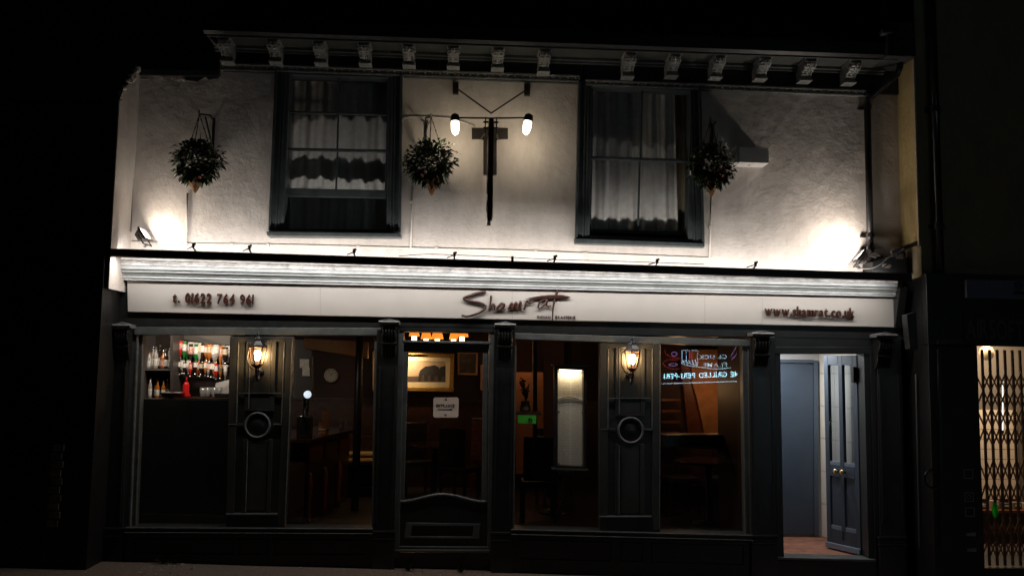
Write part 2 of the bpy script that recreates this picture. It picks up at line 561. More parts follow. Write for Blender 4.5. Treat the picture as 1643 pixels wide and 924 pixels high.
# carved moulding: a ledge above and below, egg and leaf motifs between
def carved(x0, y0, x1, y1, h, n):
    m2 = MB()
    m2.quad([(x0, y0), (x1, y1), (x1, y1+2.2), (x0, y0+2.2)], -0.068, 0.0)
    m2.quad([(x0, y0+h-2.2), (x1, y1+h-2.2), (x1, y1+h), (x0, y0+h)], -0.050, 0.0)
    m2.quad([(x0, y0+2.2), (x1, y1+2.2), (x1, y1+h-2.2), (x0, y0+h-2.2)], -0.034, 0.0)
    for i in range(n):
        t = (i+0.5)/n
        c = P(x0+(x1-x0)*t, y0+(y1-y0)*t+h*0.5, -0.034)
        w = (P(x1, y1, 0).x-P(x0, y0, 0).x)/n*0.36
        hh = 0.019
        # egg inside a raised horseshoe, with a dart beside it
        vs = []; fs = []
        for a in range(4):
            th = a*math.pi/6
            for j in range(8):
                b = 2*math.pi*j/8
                vs.append((c.x+math.cos(b)*w*0.55*math.cos(th), c.y-0.022*math.sin(th), c.z+math.sin(b)*hh*0.7*math.cos(th)))
        for a in range(3):
            for j in range(8):
                fs.append((a*8+j, a*8+(j+1) % 8, a*8+8+(j+1) % 8, a*8+8+j))
        fs.append(tuple(range(24, 32)))
        m2.add(vs, fs)
        arc = [c+Vector((math.cos(a)*w*0.98, -0.006, math.sin(a)*hh*0.95)) for a in [R(d) for d in range(-30, 211, 40)]]
        m2.tube(arc, 0.0055, 5)
        if i % 2:
            m2.tube([c+Vector((w*1.35, -0.008, hh)), c+Vector((w*1.35, -0.012, -hh*0.9))], [0.004, 0.009], 5)
    o = build('carved_moulding', m2, CARVE, B); o['kind'] = 'stuff'
carved(353, 101, 446, 104, 11.5, 8)
carved(446, 104.2, 930, 121, 10.5, 40)
carved(940, 127, 1390, 144.5, 9.5, 40)
# picture rail below it, lit from below
for q in ([(358, 113), (441, 115.5), (441, 118), (358, 115.5)], [(648, 121.5), (928, 132.5), (928, 135), (648, 124)], [(1128, 143), (1391, 151), (1391, 154), (1128, 145.5)]):
    mb = MB(); mb.quad(q, -0.035, 0.0); build('bed_mould', mb, PAINT, B)

def bracket_mesh():
    m2 = MB()
    # scrolled side profile (Y out from the wall, Z down from the soffit), reeded and leafed on the face
    prof = [(0.0, 0.0), (-0.27, 0.0), (-0.285, -0.02), (-0.285, -0.045), (-0.262, -0.058), (-0.275, -0.075), (-0.270, -0.10), (-0.235, -0.125), (-0.19, -0.14), (-0.155, -0.155), (-0.135, -0.18), (-0.13, -0.205), (-0.145, -0.222), (-0.14, -0.24), (-0.115, -0.25), (0.0, -0.25)]
    w = 0.055
    m2.loft([Vector((-w, y, z)) for y, z in prof], [Vector((w, y, z)) for y, z in prof])
    m2.box(-w-0.012, w+0.012, -0.30, 0.0, -0.018, 0.0)
    m2.box(-w-0.010, w+0.010, -0.158, 0.0, -0.252, -0.236)
    for sgn in (-1, 1):                     # side scroll eyes
        for (yy, zz, r) in ((-0.235, -0.085, 0.034), (-0.10, -0.205, 0.028)):
            pts = []
            for k in range(14):
                a = k*0.62; q = r*(1-k/16)
                pts.append(Vector((sgn*(w+0.002), yy+q*math.cos(a), zz+q*math.sin(a))))
            m2.tube(pts, 0.007, 5)
    # acanthus leaf: rib and curling lobes on the front
    face = [(-0.275, -0.075), (-0.272, -0.10), (-0.24, -0.125), (-0.195, -0.142), (-0.158, -0.158), (-0.138, -0.185), (-0.134, -0.21)]
    m2.tube([Vector((0, y-0.006, z)) for y, z in face], [0.013, 0.012, 0.011, 0.010, 0.010, 0.009, 0.006], 6)
    for sgn in (-1, 1):
        for k, (y, z) in enumerate(face[:-1]):
            for q in (0.9, 0.45):
                b = Vector((0, y-0.004, z-0.006))
                e = b+Vector((sgn*0.048*q, -0.022*q, 0.026-0.01*q))
                m2.tube([b, b.lerp(e, 0.5)+Vector((0, -0.016, 0.010)), e, e+Vector((sgn*0.004, 0.016, -0.016))], [0.006, 0.010, 0.009, 0.004], 5)
    m2.tube([Vector((-0.05, -0.288, -0.036)), Vector((0.05, -0.288, -0.036))], 0.014, 8)
    return m2
br_px = [(363, 100), (441, 101), (514, 103), (585.5, 104), (656, 106.5), (727.5, 108.5), (799, 111), (873, 117), (1009, 124.5), (1080, 123), (1151, 125.5), (1223, 128), (1295, 131), (1366, 134.5)]
BRM = mat('bracket_paint', (0.30, 0.30, 0.285), 0.35, var=0.4, vscale=30)
first = None
for k, (bx, by) in enumerate(br_px):
    p = P(bx, by, -0.14)
    t = (p.x-a0.x)/(a1.x-a0.x)
    ztop = soff(t).z-0.001
    p = P(bx, by-18, -0.2)
    if first is None:
        first = build('eaves_bracket', bracket_mesh(), BRM, B)
        o = first
    else:
        o = first.copy(); COL.objects.link(o)
    o.location = Vector((p.x, -0.031, ztop))-ORG[B]-(Vector((0, 0, 0))-ORG[B])
    hh = ztop-P(bx, by, -0.15).z
    o.scale = (1, 1, hh/0.25)
# the mesh was written relative to the building's origin: shift the data so that its own origin sits at the soffit
first.data.transform(Matrix.Translation(ORG[B]))
for o in [c for c in B.children if c.name.startswith('eaves_bracket')]:
    o.location = o.location-ORG[B]
# dark block at the right end of the eaves and the gutter end
mb = MB()
mb.quad([(1424, 34), (1468, 36), (1470, 92), (1424, 90)], -0.46, 0.2)
mb.quad([(1416, 46), (1434, 44), (1434, 52), (1418, 54)], -0.50, -0.30)
build('eaves_end_block', mb, SLATE, B, bevel=0.01)

# ---- sash windows
def sash_window(o4, i4, sill4, name='sash_window', label=None, sy=-0.115):
    w = MB()
    w.frame(o4, i4, -0.035, 0.13)
    win = build(name, w, PAINTW, B, bevel=0.006)
    ORG[win] = ORG[B]
    if label: win['label'] = label
    # stepped architrave bead outside
    m2 = MB()
    e = 4.0
    o5 = [(o4[0][0]-1, o4[0][1]), (o4[1][0]+1, o4[1][1]), (o4[2][0]+2, o4[2][1]), (o4[3][0]-2, o4[3][1])]
    m2.quad([o5[0], (o5[0][0]+e, o5[0][1]), (o5[3][0]+e, o5[3][1]), o5[3]], -0.06, -0.0)
    build('architrave', m2, PAINTW, win, bevel=0.005); m2 = MB()
    m2.quad([(o5[1][0]-e, o5[1][1]), o5[1], o5[2], (o5[2][0]-e, o5[2][1])], -0.06, -0.0)
    build('architrave', m2, PAINTW, win, bevel=0.005)
    for q in (11.0, 15.5):
        m2 = MB()
        m2.quad([(o5[0][0]+q, o5[0][1]+4), (o5[0][0]+q+2, o5[0][1]+4), (o5[3][0]+q+2, o5[3][1]-1), (o5[3][0]+q, o5[3][1]-1)], -0.047, -0.03)
        build('bead', m2, PAINTW, win, bevel=0.003); m2 = MB()
        m2.quad([(o5[1][0]-q-2, o5[1][1]+4), (o5[1][0]-q, o5[1][1]+4), (o5[2][0]-q, o5[2][1]-1), (o5[2][0]-q-2, o5[2][1]-1)], -0.047, -0.03)
        build('bead', m2, PAINTW, win, bevel=0.003)
    m2 = MB()
    m2.quad(sill4, sy, 0.1)
    build('sill', m2, PAINTW, win, bevel=0.008)
    return win
def lerp(a, b, t): return (a[0]+(b[0]-a[0])*t, a[1]+(b[1]-a[1])*t)
def sash(win, q, rail, cols, rows, yf, bot=None, top=None):
    # q: pixel corners tl tr br bl of the sash; rail px; glazing bars; each pane a sub-part
    dx = rail
    i = [(q[0][0]+dx, q[0][1]+(top or rail)), (q[1][0]-dx, q[1][1]+(top or rail)), (q[2][0]-dx, q[2][1]-(bot or rail)), (q[3][0]+dx, q[3][1]-(bot or rail))]
    m2 = MB(); m2.frame(q, i, yf, yf+0.045)
    build('sash', m2, PAINTW, win, bevel=0.004)
    def at(u, v): return lerp(lerp(i[0], i[1], u), lerp(i[3], i[2], u), v)
    for c in range(1, cols):
        a, b = at(c/cols, 0), at(c/cols, 1)
        m2 = MB(); m2.quad([(a[0]-1.3, a[1]), (a[0]+1.3, a[1]), (b[0]+1.3, b[1]), (b[0]-1.3, b[1])], yf+0.004, yf+0.038)
        build('glazing_bar', m2, PAINTW, win, bevel=0.003)
    for r in range(1, rows):
        a, b = at(0, r/rows), at(1, r/rows)
        m2 = MB(); m2.quad([(a[0], a[1]-1.5), (b[0], b[1]-1.5), (b[0], b[1]+1.5), (a[0], a[1]+1.5)], yf+0.005, yf+0.037)
        build('glazing_bar', m2, PAINTW, win, bevel=0.003)
    for c in range(cols):
        for r in range(rows):
            m2 = MB()
            A = [P(*at(*uv), yf+0.02) for uv in ((c/cols, r/rows), ((c+1)/cols, r/rows), ((c+1)/cols, (r+1)/rows), (c/cols, (r+1)/rows))]
            m2.add(A, [(3, 2, 1, 0)])
            o = build('pane', m2, PANE, win, recalc=False)
W1 = sash_window([(442, 113), (645, 119), (641, 372), (432, 370)], [(465, 120), (623, 125), (620, 368), (455, 367)], [(427, 371), (643, 374), (643, 381), (429, 379)], label='left sash window with its lower sash raised')
sash(W1, [(465, 119), (624, 125), (622, 244), (460, 241)], 2.8, 2, 2, 0.02, bot=4)
sash(W1, [(461, 238), (622, 240), (620, 318), (458, 315)], 3.0, 2, 1, 0.072, bot=13)
W2 = sash_window([(929, 130), (1124, 138), (1129, 390), (925, 382)], [(950, 139), (1108, 146), (1104, 384), (946, 378)], [(922, 382), (1131, 390), (1131, 397), (923, 391)], label='right sash window with four panes', sy=-0.075)
sash(W2, [(949, 137), (1112, 143), (1108, 260), (948, 255)], 2.8, 2, 1, 0.02, bot=4.5)
sash(W2, [(948, 252), (1106, 258), (1102, 377), (946, 372)], 2.6, 2, 1, 0.072, bot=5)
# dark rooms behind the sashes
for (a, b, z0, z1) in ((w1[0]-0.1, w1[1]+0.1, zs1-0.1, zt), (w2[0]-0.1, w2[1]+0.1, zs2-0.1, zt)):
    mb = MB(); mb.box(a, b, 0.9, 0.95, z0, z1)
    mb.box(a, a+0.03, 0.25, 0.9, z0, z1); mb.box(b-0.03, b, 0.25, 0.9, z0, z1)
    mb.box(a, b, 0.25, 0.9, z0-0.03, z0); mb.box(a, b, 0.25, 0.9, z1, z1+0.03)
    build('upstairs_room', mb, mat('dark_plaster', (0.08, 0.075, 0.07), 0.9, var=0.2), B)

# ---- curtains: things of their own hanging behind the glass
def curtain(name, x0t, yt, x1t, x0b, yb, x1b, Y, m, label, amp=0.022, waves=9, seed=1, group=None, hem=0.0, Yb=None):
    Yt = Y; Yb = Y if Yb is None else Yb
    rnd = random.Random(seed)
    ph = [rnd.uniform(0, 6.28) for _ in range(4)]
    nu, nv = 120, 30
    vs = []
    for v in range(nv+1):
        tv = v/nv; Y = Yt+(Yb-Yt)*tv
        for u in range(nu+1):
            tu = u/nu
            tl = (x0t+(x0b-x0t)*tv, yt+(yb-yt)*tv); tr = (x1t+(x1b-x1t)*tv, yt+(yb-yt)*tv)
            hy = tl[1]+(hem*math.sin(tu*waves*6.28+ph[0])+hem*0.7*math.sin(tu*waves*2.3*3+ph[1]))*(tv**6)
            p = P(tl[0]+(tr[0]-tl[0])*tu, hy, Y)
            d = amp*(math.sin(tu*waves*6.28+ph[0]+0.8*math.sin(tv*2+ph[1]))+0.5*math.sin(tu*waves*2.27*6.28+ph[2]+tv))*(0.6+0.4*tv)
            d += 0.010*math.sin(tv*5+ph[3]+tu*4)
            vs.append((p.x, Y+d, p.z))
    fs = [(v*(nu+1)+u, v*(nu+1)+u+1, (v+1)*(nu+1)+u+1, (v+1)*(nu+1)+u) for v in range(nv) for u in range(nu)]
    m2 = MB(); m2.add(vs, fs)
    o = build(name, m2, m, smooth=True, label=label, cat='curtain', group=group)
    sl = o.modifiers.new('thick', 'SOLIDIFY'); sl.thickness = 0.003
    return o
curtain('net_curtain', 458, 112, 634, 448, 375, 628, 0.26, CLOTH, 'white net curtain behind the left upstairs sash window with the raised sash', amp=0.016, waves=6, seed=3)
curtain('net_curtain', 944, 134, 1082, 940, 371, 1088, 0.25, CLOTH, 'white net curtain covering most of the right upstairs window', amp=0.015, waves=6, seed=5, hem=1.5, Yb=0.135)
curtain('curtain', 1078, 134, 1118, 1082, 380, 1114, 0.26, CLOTHY, 'narrow yellowed curtain at the right edge of the right upstairs window', amp=0.02, waves=3, seed=9)

# =================================================================== SHOPFRONT (parts of the building)
def part(name, fn, m, parent=B, bevel=0.004, smooth=False, kind=None):
    m2 = MB(); fn(m2)
    o = build(name, m2, m, parent, bevel=bevel, smooth=smooth)
    if kind: o['kind'] = kind
    return o
# dressed cornice above the sign: lead top, fillet, cove, beads
def corn(prof, x0=183, x1=1440):
    return lambda m2: seg(m2, (x0, x1), prof)
part('lead_flashing', corn([(0.0, 410, 438), (-0.22, 416, 449), (-0.235, 419, 451), (-0.235, 425, 455), (0.0, 425, 455)]), LEAD, bevel=0.0)
part('cornice_fillet', corn([(0.0, 425.6, 455.6), (-0.225, 425.6, 455.6), (-0.215, 431.5, 461), (0.0, 431.5, 461)]), CORN)
part('cornice_cove', corn([(0.0, 432.5, 462), (-0.20, 433, 462.5), (-0.19, 436, 465), (-0.165, 438.5, 467.5), (-0.15, 441.5, 470), (0.0, 441.5, 470)]), CORN)
part('cornice_bead', corn([(0.0, 442.2, 470.6), (-0.155, 442.2, 470.6), (-0.155, 445.2, 473), (-0.14, 445.6, 473.4), (-0.14, 449, 476.2), (0.0, 449, 476.2)]), CORN, bevel=0.003)
# torn edges of the flashing
rnd = random.Random(11)
m2 = MB()
for (xa, xb, n) in ((183, 420, 26), (1110, 1330, 22)):
    for k in range(n):
        t = k/n; px = xa+(xb-xa)*t; py = 419+(450.5-419)*(px-183)/1257+rnd.uniform(-1.5, 2.5)
        q = P(px, py, -0.238); w = rnd.uniform(0.02, 0.07); h = rnd.uniform(0.004, 0.014)
        m2.loft([q+Vector((-w, 0, -h*0.3)), q+Vector((0, -0.006, -h)), q+Vector((w, 0, 0)), q+Vector((0, 0, h))], [q+Vector((-w, 0.01, -h*0.3)), q+Vector((0, 0.01, -h)), q+Vector((w, 0.01, 0)), q+Vector((0, 0.01, h))])
o = build('torn_flashing', m2, LEAD, B); o['kind'] = 'stuff'
# black band behind and below the sign, from end to end
part('sign_backing', lambda m2: m2.quad([(166, 440), (1452, 470), (1452, 545), (166, 523)], -0.062, 0.24), PAINTD)
# grey head rails over the windows
part('window_head', lambda m2: m2.quad([(215, 524.5), (612, 526), (612, 538), (215, 537)], -0.085, 0.08), PAINT)
part('window_head', lambda m2: m2.quad([(824, 534), (1207, 545), (1207, 555.5), (824, 544)], -0.085, 0.08), PAINT)
part('door_head', lambda m2: m2.quad([(1242, 556), (1412, 556), (1412, 567.5), (1242, 567.5)], -0.075, 0.10), PAINTD)
part('door_frieze', lambda m2: m2.quad([(1240, 540), (1412, 543), (1412, 556), (1240, 556)], -0.058, 0.10), PAINTD)

# ---- pilasters with scrolled consoles
def console(px0, px1, pyt, pyb, parent):
    # top cap, reeded scroll swelling out at the top and tapering to the shaft
    pc = P((px0+px1)/2, pyt, -0.22)
    pa = P(px0, pyb, -0.17); pb = P(px1, pyb, -0.17)
    w = (pb.x-pa.x)/2; xc = pc.x; zt_ = pc.z; h = zt_-P((px0+px1)/2, pyb, -0.13).z
    m2 = MB()
    e = w*1.42
    m2.loft([Vector((xc-e, -0.07, zt_-0.006)), Vector((xc-e, -0.225, zt_-0.006)), Vector((xc-e, -0.235, zt_-0.018)), Vector((xc-e, -0.225, zt_-0.042)), Vector((xc-e, -0.07, zt_-0.042))],
            [Vector((xc+e, -0.07, zt_-0.006)), Vector((xc+e, -0.225, zt_-0.006)), Vector((xc+e, -0.235, zt_-0.018)), Vector((xc+e, -0.225, zt_-0.042)), Vector((xc+e, -0.07, zt_-0.042))])
    m2.loft([Vector((xc-e*0.9, -0.215, zt_-0.006)), Vector((xc, -0.215, zt_+0.014)), Vector((xc+e*0.9, -0.215, zt_-0.006))], [Vector((xc-e*0.9, -0.07, zt_-0.006)), Vector((xc, -0.07, zt_+0.014)), Vector((xc+e*0.9, -0.07, zt_-0.006))])
    build('console_cap', m2, EDGE, parent, bevel=0.004)
    m2 = MB()
    n = 5
    DQ = lambda y: -0.1+(y+0.1)*0.5
    pr = [(0.0, -0.29), (0.06, -0.315), (0.16, -0.325), (0.30, -0.31), (0.40, -0.275), (0.46, -0.235), (0.52, -0.225), (0.60, -0.235), (0.70, -0.225), (0.82, -0.19), (0.93, -0.15), (1.0, -0.125)]
    pr = [(t, DQ(y)) for t, y in pr]
    for k in range(n):
        xa = xc-w+2*w*k/n; xb = xc-w+2*w*(k+1)/n; xm = (xa+xb)/2
        rows = []
        for t, y in pr:
            z = zt_-0.06-t*(h-0.06)
            rows.append([Vector((xa, y+0.016, z)), Vector((xa+(xm-xa)*0.45, y+0.003, z)), Vector((xm, y, z)), Vector((xb-(xb-xm)*0.45, y+0.003, z)), Vector((xb, y+0.016, z))])
        vs = [v for r_ in rows for v in r_]
        fs = [(i*5+j, i*5+j+1, (i+1)*5+j+1, (i+1)*5+j) for i in range(len(rows)-1) for j in range(4)]
        m2.add(vs, fs)
    # solid core with the scroll's side faces
    A = [Vector((xc-w, y+0.016, zt_-0.06-t*(h-0.06))) for t, y in pr]+[Vector((xc-w, -0.07, zt_-h)), Vector((xc-w, -0.07, zt_-0.045))]
    m2.loft(A, [Vector((xc+w, v.y, v.z)) for v in A])
    m2.tube([Vector((xc-w*1.08, -0.180, zt_-0.10)), Vector((xc+w*1.08, -0.180, zt_-0.10))], 0.026, 12)
    m2.tube([Vector((xc-w*1.05, -0.163, zt_-0.06-0.57*(h-0.06))), Vector((xc+w*1.05, -0.163, zt_-0.06-0.57*(h-0.06)))], 0.016, 10)
    build('console', m2, PAINTD, parent)
def pilaster(shaft, cons, label=None):
    # shaft px corners tl tr br bl ; runs down to the ground
    (x0, y0), (x1, _), (x2, y2), (x3, _) = shaft
    a, b = P(x0, y0, -0.115), P(x1, y0, -0.115); c, d = P(x2, y2, -0.115), P(x3, y2, -0.115)
    zg = min(gz(c.x), gz(d.x))-0.02
    m2 = MB()
    A = [a, b, Vector((c.x, -0.115, zg)), Vector((d.x, -0.115, zg))]
    m2.loft(A, [Vector((v.x, 0.12, v.z)) for v in A])
    pil = build('pilaster', m2, PAINTD, B, bevel=0.005)
    # raised margins of the shaft
    m2 = MB()
    yb = 838
    for s in (0, 1):
        xt = x0+3 if s == 0 else x1-6; xb_ = x3+3 if s == 0 else x2-6
        m2.quad([(xt, y0+60), (xt+3, y0+60), (xb_+3, yb), (xb_, yb)], -0.128, -0.11)
    build('margin', m2, PAINTD, pil, bevel=0.003)
    # moulded base
    k = (yb+20-y0)/(y2-y0)
    xa, xb2 = x0+(x3-x0)*k, x1+(x2-x1)*k
    dy = (xa-200)*0.011
    m2 = MB()
    m2.quad([(xa-2, 847+dy), (xb2+2, 847+dy), (xb2+2, 851+dy), (xa-2, 851+dy)], -0.15, -0.10)
    m2.quad([(xa-1, 852+dy), (xb2+1, 852+dy), (xb2+1, 858+dy), (xa-1, 858+dy)], -0.138, -0.10)
    m2.quad([(xa-2, 859+dy), (xb2+2, 859+dy), (xb2+2, 861.5+dy), (xa-2, 861.5+dy)], -0.15, -0.10)
    A = [P(xa-1, 862+dy, -0.13), P(xb2+1, 862+dy, -0.13)]
    A += [Vector((A[1].x, -0.13, zg)), Vector((A[0].x, -0.13, zg))]
    m2.loft(A, [Vector((v.x, -0.10, v.z)) for v in A])
    build('plinth', m2, PAINTD, pil, bevel=0.004)
    console(*cons, pil)
    return pil
pilaster([(172, 528), (205, 528), (196, 880), (162, 880)], (184, 205, 519, 577))
pilaster([(605, 528), (640, 528), (632, 880), (598, 880)], (612.5, 636, 513.5, 572))
pilaster([(793, 530), (827, 530), (822, 880), (788, 880)], (799, 823, 518, 578))
pilaster([(1205, 540), (1244, 540), (1247, 890), (1207, 890)], (1212, 1237, 532.5, 590))
pilaster([(1407, 540), (1446, 540), (1455, 890), (1413, 890)], (1411, 1435, 535, 592))

# ---- window frames, sills and panels
part('window_jamb', lambda m2: (m2.quad([(205, 530), (221, 537), (207, 846), (196, 850)], -0.055, 0.06), m2.quad([(221, 537), (229, 538), (217, 844), (209, 846)], -0.035, 0.06)), PAINT)
part('jamb_bead', lambda m2: (m2.quad([(219, 537), (221.5, 537), (209, 846), (206, 846)], -0.072, -0.03), m2.quad([(227.5, 538), (229.5, 538), (218, 844), (216, 844)], -0.045, -0.03)), EDGE, bevel=0.002)
part('window_jamb', lambda m2: m2.quad([(1192, 549), (1207, 549), (1210, 866), (1197, 862)], -0.055, 0.06), PAINT)
part('jamb_bead', lambda m2: (m2.quad([(1191, 550), (1193.5, 550), (1198.5, 861), (1196, 861)], -0.064, -0.03), m2.quad([(1200, 550), (1202, 550), (1206, 862), (1204, 862)], -0.068, -0.05)), PAINT, bevel=0.002)
part('window_jamb', lambda m2: m2.quad([(601, 536), (607, 536), (600, 849), (596, 849)], -0.055, 0.06), PAINT)
part('window_jamb', lambda m2: m2.quad([(822, 542), (829, 542), (825, 853), (819, 853)], -0.055, 0.06), PAINT)
def sill(xa, ya, xb, yb_, bow=0.0):
    def f(m2):
        n = 14
        for (d0, d1, yf) in ((0, 3.2, -0.15), (3.8, 6.2, -0.125), (7.4, 9.6, -0.155)):
            for k in range(n):
                t0, t1 = k/n, (k+1)/n
                b0 = bow*math.sin(t0*math.pi*1.0)**2 if bow else 0; b1 = bow*math.sin(t1*math.pi)**2 if bow else 0
                m2.quad([(xa+(xb-xa)*t0, ya+(yb_-ya)*t0+d0-b0), (xa+(xb-xa)*t1, ya+(yb_-ya)*t1+d0-b1), (xa+(xb-xa)*t1, ya+(yb_-ya)*t1+d1-b1), (xa+(xb-xa)*t0, ya+(yb_-ya)*t0+d1-b0)], yf, 0.10)
    return f
part('window_sill', sill(199, 846, 598, 848), PAINTP, bevel=0.0)
part('window_sill', sill(820, 849, 1208, 858.5), PAINTP, bevel=0.0)
for (xa, ya, xb, yb_) in ((199, 846, 598, 848), (820, 849, 1208, 858.5)):
    for (d0, d1, yf) in ((-0.2, 1.2, -0.154), (7.3, 8.4, -0.159)):
        part('sill_edge_highlight', lambda m2: m2.quad([(xa, ya+d0), (xb, yb_+d0), (xb, yb_+d1), (xa, ya+d1)], yf, yf+0.012), EDGE, bevel=0.002)  # thin pale strips painting the sill's lit edge lines
def riser(xa, ya, xb, yb_, panels):
    def f(m2):
        A = [P(xa, ya, -0.09), P(xb, yb_, -0.09)]
        A += [Vector((A[1].x, -0.09, gz(A[1].x)-0.03)), Vector((A[0].x, -0.09, gz(A[0].x)-0.03))]
        m2.loft(A, [Vector((v.x, 0.1, v.z)) for v in A])
        for (p, q, y0, y1) in panels:
            yy = lambda x, y: y+(x-xa)*(yb_-ya)/(xb-xa)
            o4 = [(p, yy(p, y0)), (q, yy(q, y0)), (q, yy(q, y1)), (p, yy(p, y1))]
            i4 = [(p+3, yy(p, y0)+2.5), (q-3, yy(q, y0)+2.5), (q-3, yy(q, y1)-2.5), (p+3, yy(p, y1)-2.5)]
            m2.frame(o4, i4, -0.108, -0.085)
    return f
part('stallriser', riser(197, 856, 598, 858, [(212, 372, 864, 890), (380, 430, 864, 890), (437, 588, 864, 890)]), PAINTD, bevel=0.003)
part('stallriser', riser(820, 859, 1208, 869, [(832, 982, 865, 898), (997, 1034, 865, 898), (1046, 1196, 865, 898)]), PAINTD, bevel=0.003)

# panels carrying the lanterns: boarded, with long sunk fields and a ring
def lantern_panel(o4, cx, cy, r):
    (tl, tr, br, bl) = o4
    m2 = MB(); m2.quad(o4, -0.062, 0.055)
    pn = build('lantern_panel', m2, PAINTP, B, bevel=0.006)
    def at(u, y):
        v = (y-tl[1])/(bl[1]-tl[1])
        l = tl[0]+(bl[0]-tl[0])*v; r_ = tr[0]+(br[0]-tr[0])*v
        return (l+(r_-l)*u, y)
    yt, yb = tl[1]+9, bl[1]-25
    m2 = MB()
    # stiles and rails standing proud round sunk fields
    def st(u0, u1, y0, y1, yf=-0.082): m2.quad([at(u0, y0), at(u1, y0), at(u1, y1), at(u0, y1)], yf, -0.06)
    st(0.0, 0.13, tl[1]+1, bl[1]-1, -0.086); st(0.87, 1.0, tl[1]+1, bl[1]-1, -0.086)
    st(0.13, 0.87, tl[1]+1, yt); st(0.13, 0.87, yb, bl[1]-1)
    st(0.26, 0.33, yt, cy-r-3); st(0.67, 0.74, yt, cy-r-3)
    st(0.26, 0.33, cy+r+3, yb); st(0.67, 0.74, cy+r+3, yb)
    st(0.13, 0.26, cy-3, cy+2); st(0.74, 0.87, cy-3, cy+2)
    st(0.33, 0.67, cy-r-6, cy-r-3.5)
    build('stile', m2, PAINTP, pn, bevel=0.004)
    m2 = MB()
    m2.quad([at(0.33, yt), at(0.67, yt), at(0.67, cy-r-6), at(0.33, cy-r-6)], -0.079, -0.06)
    m2.quad([at(0.34, cy+r+5), at(0.66, cy+r+5), at(0.66, yb-3), at(0.34, yb-3)], -0.074, -0.06)
    build('field', m2, PAINTP, pn, bevel=0.006)
    for (u_, y0_, y1_) in ((0.325, yt+1, cy-r-7), (0.135, yt+1, cy-4), (0.868, yt+1, cy-4), (0.325, cy+r+6, yb-1), (0.995, tl[1]+3, bl[1]-3)):
        m2 = MB(); p_, q_ = at(u_, y0_), at(u_, y1_)
        m2.quad([(p_[0]-0.7, p_[1]), (p_[0]+0.7, p_[1]), (q_[0]+0.7, q_[1]), (q_[0]-0.7, q_[1])], -0.092, -0.075); build('bead', m2, EDGE, pn, bevel=0.002)
    for (u0_, u1_, y_) in ((0.14, 0.87, cy-52), (0.0, 0.14, cy-2), (0.74, 0.88, cy-2)):
        m2 = MB(); p_, q_ = at(u0_, y_), at(u1_, y_)
        m2.quad([(p_[0], p_[1]), (q_[0], q_[1]), (q_[0], q_[1]+1.2), (p_[0], p_[1]+1.2)], -0.090, -0.075); build('cross_bead', m2, EDGE, pn)
    c = P(cx, cy, -0.075); rr = P(cx+r, cy, -0.075).x-c.x
    m2 = MB(); m2.ring(c, rr, 0.012, 40, 10); build('ring_moulding', m2, EDGE, pn, smooth=True)
    m2 = MB(); m2.lathe([(rr*0.85, -0.004), (rr*0.8, -0.012), (0.001, -0.018)], (c.x, -0.06, c.z), 28, axis='y'); build('roundel', m2, PAINTD, pn, smooth=True)
    m2 = MB(); m2.quad([at(-0.005, yb+1.5), at(0.86, yb+1.5), at(0.86, yb+4), at(-0.005, yb+4)], -0.10, -0.06); build('foot_bead', m2, EDGE, pn, bevel=0.003)
lantern_panel([(369, 539), (470, 539.5), (457, 847), (362, 847)], 413, 682, 19.5)
lantern_panel([(963, 549.5), (1060, 551.5), (1059, 853), (962, 851)], 1012, 690, 19.5)
# plate glass: one pane per light
def pane(name, q, Y):
    m2 = MB(); m2.add([P(a, b, Y) for a, b in q], [(3, 2, 1, 0)])
    return build(name, m2, PANE, B, recalc=False)
pane('plate_glass', [(226, 534), (371, 535), (366, 850), (213, 850)], 0.03)
pane('plate_glass', [(466, 535), (607, 536), (600, 850), (455, 850)], 0.03)
pane('plate_glass', [(826, 540), (966, 545), (965, 856), (822, 852)], 0.03)
pane('plate_glass', [(1057, 547), (1196, 550), (1200, 864), (1057, 858)], 0.03)

# ---- entrance bay
part('bay_post', lambda m2: (m2.quad([(640, 528), (648, 530), (640, 895), (631, 895)], -0.05, 0.12), m2.quad([(785, 530), (795, 530), (790, 897), (782, 897)], -0.05, 0.12)), PAINT)
part('transom_bar', lambda m2: (m2.quad([(646, 545.5), (788, 548), (788, 552), (646, 549)], -0.055, 0.10), m2.quad([(646, 549), (788, 552), (788, 561), (646, 558)], -0.02, 0.10)), PAINT, bevel=0.003)
part('transom_head', lambda m2: m2.quad([(640, 516), (795, 519), (795, 526), (640, 524)], -0.066, 0.12), PAINTD)
pane('fanlight_glass', [(645, 523), (790, 525), (790, 549), (645, 547)], 0.04)
# the closed door: stiles, rails, glass, arched lock rail and sunk panel
m2 = MB()
m2.quad([(647, 557), (783, 560), (783, 566), (647, 563)], -0.01, 0.06)
m2.quad([(647, 563), (655, 563.5), (648, 800), (639, 800)], -0.01, 0.06)
m2.quad([(775, 565.5), (783, 566), (782, 803), (773, 803)], -0.01, 0.06)
ed = build('entrance_door', m2, PAINT, B, bevel=0.005)
ed['label'] = 'black part-glazed front door with arched lower panel'
n = 24
def arch(t): return 804-11.5*(math.sin(math.pi*min(1, max(0, (t-0.03)/0.94))))**2
top = [(639+143*k/n, arch(k/n)+(0.5*k/n)) for k in range(n+1)]
m2 = MB()
for k in range(n):
    a, b = top[k], top[k+1]
    m2.quad([a, b, (b[0], 878), (a[0], 878)], -0.006, 0.05)
build('lower_panel', m2, PAINTD, ed)
m2 = MB()
m2.tube([P(x, y, -0.012) for x, y in top], 0.014, 8)
build('arched_moulding', m2, EDGE, ed, smooth=True)
m2 = MB()
m2.frame([(651, 838), (771, 840), (769, 864), (648, 863)], [(661, 843), (760, 844), (758, 860.5), (659, 860)], -0.022, 0.0)
